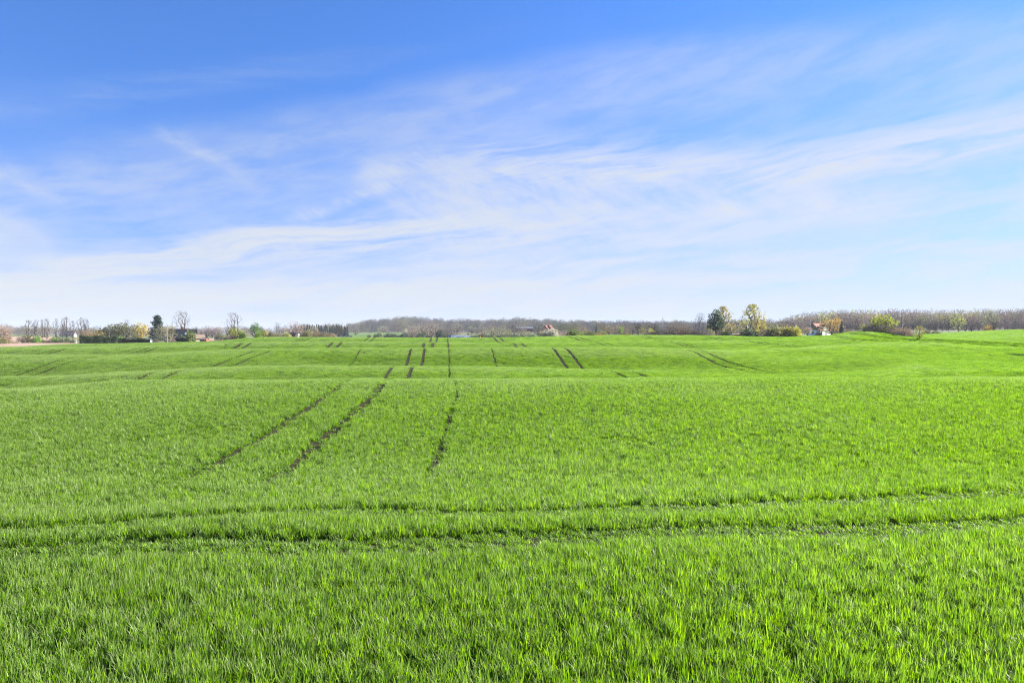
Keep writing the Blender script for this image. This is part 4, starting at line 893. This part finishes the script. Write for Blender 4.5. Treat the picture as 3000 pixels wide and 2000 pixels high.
def house(name, label, px, d, L_, W_, wh, rh, rot, wall, roof, over=.35, gable=None, windows=(), chimneys=(), door=None, z=None, verge=None, cat='house', sink=.3):
    p = at(px, d); o = empty(name, (p.x, p.y, p.z-sink if z is None else z), R(rot)); tag(o, label, cat)
    bm = bmesh.new(); x, y = L_/2, W_/2
    prof = [(-y, 0), (y, 0), (y, wh), (0, wh+rh), (-y, wh)]
    prism('wall', prof, -x, x, M[wall], o, axis='x')
    if gable:
        for s in (-1, 1): prism('gable', [(-y*.96, wh+.05), (y*.96, wh+.05), (0, wh+rh*.96)], s*(x+.003), s*(x+.05), M[gable], o, axis='x')
    k = rh/y; e = y+over; zt = wh+rh+.06; th = .16
    rf = prism('roof', [(-e, wh-over*k+.06), (0, zt), (e, wh-over*k+.06), (e, wh-over*k+.06+th), (0, zt+th), (-e, wh-over*k+.06+th)], -x-over, x+over, M[roof], o, axis='x')
    box('ridge_cap', (-x-over-.01, x+over+.01, -.15, .15, zt+th-.1, zt+th+.06), M[roof], rf)
    if verge:
        for s in (-1, 1): prism('verge_board', [(-e, wh-over*k-.12), (0, zt-.18), (e, wh-over*k-.12), (e, wh-over*k+.1), (0, zt+.04), (-e, wh-over*k+.1)], s*(x+over+.004), s*(x+over+.06), M[verge], rf, axis='x')
    for cx, cy, ch in chimneys:
        zb = wh+rh-abs(cy)*k-.5; c = box('chimney', (cx-.45, cx+.45, cy-.35, cy+.35, zb, zb+.5+ch), M['brick'], rf); box('chimney_cap', (cx-.52, cx+.52, cy-.42, cy+.42, zb+.5+ch, zb+.5+ch+.12), M['grey_roof'], c)
    for w in windows: window(o, *w, L_, W_)
    if door: window(o, 'f', door[0], .05, door[1], door[2], L_, W_, door[3], 'door')
    return o, rf
def build_buildings():
    o, rf = house('farmhouse', 'dark roofed farmhouse with white gable and brick chimney among the garden trees', 536, 338, 12.2, 8.4, 2.3, 4.5, 24, 'white', 'dark_roof', windows=[('r', -1.2, 3.0, 1.0, 1.2), ('f', -3, .9, 1.2, 1.2), ('f', 1, .9, 1.2, 1.2), ('f', 4, .9, 1.2, 1.2), ('r', 1.6, .9, 1.1, 1.2)], chimneys=[(-.3, 0, 1.2)], verge='verge')
    k = 4.5/4.2; pr = [(-2.6, 2.3+(4.2-2.6)*k+.27), (-1.8, 2.3+(4.2-1.8)*k+.27), (-1.8, 2.3+(4.2-1.8)*k+.33), (-2.6, 2.3+(4.2-2.6)*k+.33)]
    prism('skylight', pr, .9, 1.6, M['pale_blue'], rf, axis='x')
    o, rf = house('outbuilding', 'low cream outbuilding with tan roof and white door by the farmhouse', 578, 322, 5.6, 5.0, 2.3, 1.7, 38, 'cream', 'tan_roof', gable='tan_roof', door=(1.4, 1.9, 2.0, 'white'), cat='outbuilding')
    o, rf = house('red_shed', 'small red wooden lean-to between outbuilding and ploughed slope', 601, 316, 2.0, 2.6, 1.7, .5, 0, 'red_wood', 'tan_roof', windows=[('f', .2, .5, .5, .9)], cat='shed')
    o, rf = house('shed', 'long low shed with pale roof behind the clipped hedge', 413, 298, 8.0, 3.6, 1.6, .7, 4, 'pale_blue', 'pale_roof', cat='shed')
    house('farmhouse', 'small white house with grey roof far behind the bare poplars', 200, 560, 11, 5, 2.0, 2.6, 4, 'pink', 'grey_roof', gable='grey_roof', windows=[('f', -2.6, 1.0, 1.1, 1.3), ('f', 2.6, 1.0, 1.1, 1.3)], chimneys=[(3.5, 0, 1.0)])
    house('shed', 'low dark red shed with a white end by the pale green bush', 857, 296, 3.6, 3.0, 1.75, .45, -8, 'red_wood', 'dark_roof', cat='shed')
    p = at(870, 296); w = box('white_container', (-.9, .9, -1.2, 1.2, 0, 1.8), M['white'], None, .04); w.location = (p.x, p.y-.3, p.z-.1); tag(w, 'white box container against the end of the low red shed', 'container')
    # far farm in the centre
    house('farmhouse', 'far brick farmhouse gable with orange tiled roof', 1599, 800, 9, 7, 4.6, 4.5, 74, 'brick', 'orange_roof', chimneys=[(0, 0, 1.2)], z=at(1599, 800).z+2.6)
    house('farmhouse', 'second orange roofed far house beside the brick gable', 1612, 806, 8, 8, 4.6, 4.6, 62, 'brick', 'orange_roof', z=at(1612, 806).z+2.6)
    house('barn', 'long far barn with pale roof and dark red walls', 1536, 815, 20, 9, 3.4, 2.4, 6, 'maroon', 'pale_roof', z=at(1536, 815).z+4.2, cat='barn')
    # right: gabled house, grey-roofed building, white house
    house('gabled_house', 'steep roofed house with pale gable behind the tall birch', 2176, 305, 9.5, 7.6, 2.2, 5.6, 66, 'pink', 'green_roof', windows=[('l', 0, 2.4, 1.2, 1.2), ('l', -2, .6, 1.2, 1.1)], verge='white', over=.5)
    house('red_shed', 'low maroon shed with pale flat roof in front of the gabled house', 2160, 262, 4.2, 2.6, 1.25, .35, 4, 'maroon', 'tan_roof', cat='shed', sink=.35)
    house('long_house', 'long low building with grey roof behind the big bush group', 2288, 380, 17, 8.0, 3.6, 3.0, -8, 'pale_blue', 'grey_roof', windows=[('f', -5, 1, 1.4, 1.2), ('f', 0, 1, 1.4, 1.2), ('f', 5, 1, 1.4, 1.2)], z=at(2288, 380).z-1.0)
    L_, W_, wh, rh = 13.0, 8.2, 3.0, 4.1
    o, rf = house('white_house', 'white house with red tiled roof, gabled dormer and flagpole garden', 2398, 412, L_, W_, wh, rh, 38, 'white', 'red_roof', gable='verge', windows=[('f', -4.3, .9, 1.5, 1.5), ('f', 3.3, .9, 1.0, 1.5), ('f', 5.0, .9, 1.0, 1.5), ('l', 0, 1, 1.4, 1.4)], chimneys=[(1.0, 0, .9)], door=(1.0, 1.1, 2.1, 'maroon'), sink=.1)
    y0 = -W_/2-.12
    d_ = prism('dormer_wall', [(-1.9, wh-.2), (1.9, wh-.2), (1.9, wh+1.7), (0, wh+3.5), (-1.9, wh+1.7)], y0, -.4, M['white'], o)
    prism('dormer_roof', [(-2.3, wh+1.35), (0, wh+3.53), (2.3, wh+1.35), (2.3, wh+1.55), (0, wh+3.75), (-2.3, wh+1.55)], y0-.3, .2, M['red_roof'], d_)
    f = box('dormer_window', (-.7, .7, y0-.07, y0-.004, wh+.5, wh+1.9), M['frame'], d_); 
    for sx in (-4.3, 4.2):
        q = box('dormer', (sx-1.0, sx+1.0, -W_/2+.7, -.8, wh+.75, wh+2.15), M['white'], o); box('dormer_roof', (sx-1.2, sx+1.2, -W_/2+.5, -.6, wh+2.152, wh+2.3), M['red_roof'], q)
        for wx in (-.45, .45): box('pane', (sx+wx-.32, sx+wx+.32, -W_/2+.66, -W_/2+.698, wh+1.0, wh+1.9), M['glass'], q)
build_buildings()

# ------------------------------------------------------------------ poles, mast and posts
def pole(name, label, px, d, ytop, r0, r1, mat, cat, cross=None, extra=None):
    p = at(px, d); h = (1000-ytop)*d/F-p.z; o = empty(name, (p.x, p.y, p.z-.3)); tag(o, label, cat)
    v, q = tubes(np.array([[0, 0, 0.]]), np.array([[0, 0, h+.3]]), np.array([r0]), np.array([r1]), 10); data_obj('shaft', np_mesh('shaft', v, q), mat, o)
    if cross: box('crossarm', (-cross, cross, -.06, .06, h-.25, h-.1), mat, o)
    if extra == 'knob':
        bm = bmesh.new(); bmesh.ops.create_uvsphere(bm, u_segments=10, v_segments=6, radius=.13, matrix=Matrix.Translation((0, 0, h+.4))); bm_obj('knob', bm, M['white'], o)
    return o
wood_pole = plain('pole_wood', (.34, .29, .23), .9); paint = plain('white_paint', (.82, .82, .82), .4); steel = plain('galvanised_steel', (.35, .36, .37), .5)
pole('utility_pole', 'pale wooden pole in front of the olive budding tree', 489.5, 291, 944, .13, .09, wood_pole, 'pole')
pole('flagpole', 'white flagpole on the lawn of the white house', 2373.5, 378, 936, .13, .07, paint, 'flagpole', extra='knob')
pole('boundary_post', 'thin white post beside the end of the evergreen hedge', 223, 252, 995, .07, .06, paint, 'post')
pole('boundary_post', 'thin grey post above the small yellow green tree', 2531, 330, 931, .10, .08, paint, 'post')
def build_mast():
    d = 900; p = at(1942, d); h = (1000-923)*d/F-p.z; o = empty('radio_mast', (p.x, p.y, p.z)); tag(o, 'thin lattice radio mast rising behind the bare trees', 'mast')
    w0, w1 = .75, .35; P0, P1 = [], []; k = 14
    for j in range(3):
        a = 2.094*j; P0.append((w0*math.cos(a), w0*math.sin(a), 0)); P1.append((w1*math.cos(a), w1*math.sin(a), h*.86))
    v, q = tubes(np.array(P0), np.array(P1), np.full(3, .13), np.full(3, .10), 5); data_obj('legs', np_mesh('legs', v, q), steel, o)
    B0, B1 = [], []
    for i in range(k):
        f0, f1 = i/k, (i+1)/k
        for j in range(3):
            a, b = 2.094*j, 2.094*(j+1); r0, r1 = w0+(w1-w0)*f0, w0+(w1-w0)*f1
            B0.append((r0*math.cos(a), r0*math.sin(a), h*.86*f0)); B1.append((r1*math.cos(b), r1*math.sin(b), h*.86*f1))
    v, q = tubes(np.array(B0), np.array(B1), np.full(len(B0), .06), np.full(len(B0), .06), 4); data_obj('bracing', np_mesh('bracing', v, q), steel, o)
    v, q = tubes(np.array([[0, 0, h*.84]]), np.array([[0, 0, h]]), np.array([.12]), np.array([.05]), 6); data_obj('antenna', np_mesh('antenna', v, q), steel, o)
    box('panel_antenna', (-.6, .6, -.2, .2, h*.70, h*.74), M['white'], o)
build_mast()
orange = plain('orange_plastic', (.85, .19, .03), .5); yellow = plain('yellow_plastic', (.85, .60, .04), .5)
def marker(px, d, ytop, label):
    p = at(px, d); h = (1000-ytop)*d/F-p.z; o = empty('marker_post', (p.x, p.y, p.z-.1)); tag(o, label, 'marker post')
    v, q = tubes(np.array([[0, 0, 0.]]), np.array([[0, 0, h*.55]]), np.array([.10]), np.array([.10]), 10); data_obj('lower_sleeve', np_mesh('lower_sleeve', v, q), yellow, o)
    v, q = tubes(np.array([[0, 0, h*.55]]), np.array([[0, 0, h+.1]]), np.array([.085]), np.array([.07]), 10); data_obj('upper_sleeve', np_mesh('upper_sleeve', v, q), orange, o)
marker(1407, 237, 981.5, 'taller orange and yellow marker post on the field crest right of the lorry')
marker(1482, 237, 983.5, 'shorter orange and yellow marker post on the field crest by the tracks')

# ------------------------------------------------------------------ vehicles
tyre = plain('tyre_rubber', (.02, .02, .02), .9); rim = plain('wheel_rim', (.5, .5, .5), .4); lamp_w = plain('headlamp', (.8, .8, .78), .2); lamp_r = plain('tail_lamp', (.5, .02, .02), .3)
def wheel(par, x, y, r, w):
    v, q = tubes(np.array([[x, y-w/2, r]]), np.array([[x, y+w/2, r]]), np.array([r]), np.array([r]), 16)
    bm = bmesh.new(); bmesh.ops.create_cone(bm, cap_ends=True, segments=18, radius1=r, radius2=r, depth=w, matrix=Matrix.Translation((x, y, r)) @ Matrix.Rotation(R(90), 4, 'X'))
    t = bm_obj('wheel', bm, tyre, par)
    bm = bmesh.new(); bmesh.ops.create_cone(bm, cap_ends=True, segments=14, radius1=r*.6, radius2=r*.6, depth=w+.02, matrix=Matrix.Translation((x, y, r)) @ Matrix.Rotation(R(90), 4, 'X'))
    bm_obj('rim', bm, rim, t)
def car(label, px, d, rot, paintmat, group=None, estate=False):
    p = at(px, d); o = empty('parked_car', p, R(rot)); tag(o, label, 'car', group)
    body = [(-2.1, .35), (-2.15, .75), (-1.95, .92), (-1.0, .98), (1.2, .98), (2.0, .90), (2.15, .7), (2.12, .35)]
    prism('body', body, -.88, .88, paintmat, o, .06)
    prism('cabin', [(-1.15, .96), (-.35, 1.46), (1.1 if not estate else 1.7, 1.46), (1.75 if not estate else 2.0, .96)], -.74, .74, M['glass'], o, .05)
    box('roof', (-.32, 1.08 if not estate else 1.66, -.70, .70, 1.452, 1.50), paintmat, o)
    for x in (-1.3, 1.35):
        for y in (-.80, .80): wheel(o, x, y, .32, .2)
    for y in (-.62, .62): box('headlight', (-2.17, -2.10, y-.18, y+.18, .64, .78), lamp_w, o); box('tail_light', (2.10, 2.17, y-.16, y+.16, .68, .84), lamp_r, o)
    return o
navy = plain('dark_blue_paint', (.014, .016, .022), .4, .05, 1, .35); black = plain('black_paint', (.012, .012, .013), .4, .05, 1, .35); redp = plain('red_paint', (.65, .08, .04), .3, .05, 1, .6)
car('dark blue car parked nearest the lone round bare tree', 994.5, 318, 62, navy)
car('black car parked in the middle of the three dark cars', 1007, 320, 62, black)
car('dark car parked at the end away from the lone round tree', 1019, 322, 62, navy, estate=True)
car('red car on the road just beyond the field crest', 1251, 292, 8, redp)
def lorry():
    p = at(1347, 490); o = empty('articulated_lorry', (p.x, p.y, p.z), R(23)); tag(o, 'white articulated lorry with blue rear and lettering driving along the road', 'lorry')
    white = plain('lorry_white', (.80, .82, .86), .35, .04, 1, .5); blue = plain('lorry_blue', (.03, .10, .30), .4, .05, 1, .5); darkp = plain('lorry_chassis', (.03, .03, .035), .6)
    tr = box('trailer', (-8.1, 4.6, -1.25, 1.25, 1.2, 4.0), white, o, .03)
    box('rear_panel', (-8.14, -6.9, -1.27, 1.27, 1.22, 3.98), blue, tr)
    box('side_skirt', (-5.0, 1.6, -1.22, -1.16, .45, 1.19), white, tr)
    # lettering: a short word, a long line of letters and a small line below
    def letters(x0, n, w, h, z, mat_):
        bm = bmesh.new(); x = x0
        for i in range(n):
            if (i*7+n) % 5 != 3: box_bm(bm, x, x+w*.7, -1.262, -1.251, z, z+h*(1 if i % 3 else .8))
            x += w
        return bm_obj('lettering', bm, mat_, tr)
    letters(-6.2, 5, .34, .6, 2.75, blue); letters(-3.2, 16, .36, .6, 2.4, blue); letters(-1.2, 9, .26, .28, 1.75, blue)
    ch = box('chassis', (-7.6, 7.2, -.5, .5, .7, 1.18), darkp, o)
    cab = prism('cab', [(5.2, .55), (8.2, .55), (8.25, 1.9), (7.95, 3.0), (7.5, 3.75), (5.2, 3.85)], -1.22, 1.22, white, o, .06)
    prism('windscreen', [(8.262, 1.95), (7.975, 2.98), (7.90, 2.98), (8.19, 1.95)], -1.05, 1.05, M['glass'], cab)
    for y, s in ((-1.224, -1), (1.224, 1)): prism('side_window', [(6.5, 2.0), (7.9, 2.0), (7.65, 2.85), (6.5, 2.85)], y, y+s*.02, M['glass'], cab)
    prism('roof_deflector', [(5.3, 3.84), (7.2, 3.78), (5.4, 4.05)], -1.1, 1.1, white, cab)
    box('fuel_tank', (3.9, 5.6, -1.15, -.6, .5, 1.1), darkp, o)
    for y in (-1, 1):
        for x in (-6.3, -5.0, -3.7, 4.9): wheel(o, x, y*.95, .5, .45)
        wheel(o, 7.4, y*.98, .5, .35)
        box('mirror', (7.75, 7.9, y*1.35-.1, y*1.35+.1, 2.3, 3.0), darkp, cab)
    for y in (-.9, .9): box('headlight', (8.2, 8.27, y-.2, y+.2, .8, 1.0), lamp_w, cab)
lorry()

# ------------------------------------------------------------------ air
def build_haze():
    zl, zh = -40.0, 75.0
    bm = bmesh.new(); box_bm(bm, -5200, 5200, -60, 3200, zl, zh)
    m = bpy.data.materials.new('haze'); m.use_nodes = True; T = m.node_tree; T.nodes.remove(T.nodes['Principled BSDF'])
    v = T.nodes.new('ShaderNodeVolumePrincipled'); v.inputs['Color'].default_value = (.80, .88, 1.0, 1); v.inputs['Density'].default_value = HAZE; v.inputs['Anisotropy'].default_value = 0.0
    T.links.new(v.outputs[0], T.nodes['Material Output'].inputs['Volume'])
    o = bm_obj('haze', bm, m); tag(o, 'thin bluish haze in the far air', 'haze', kind='stuff')
HAZE = .00009
build_haze()
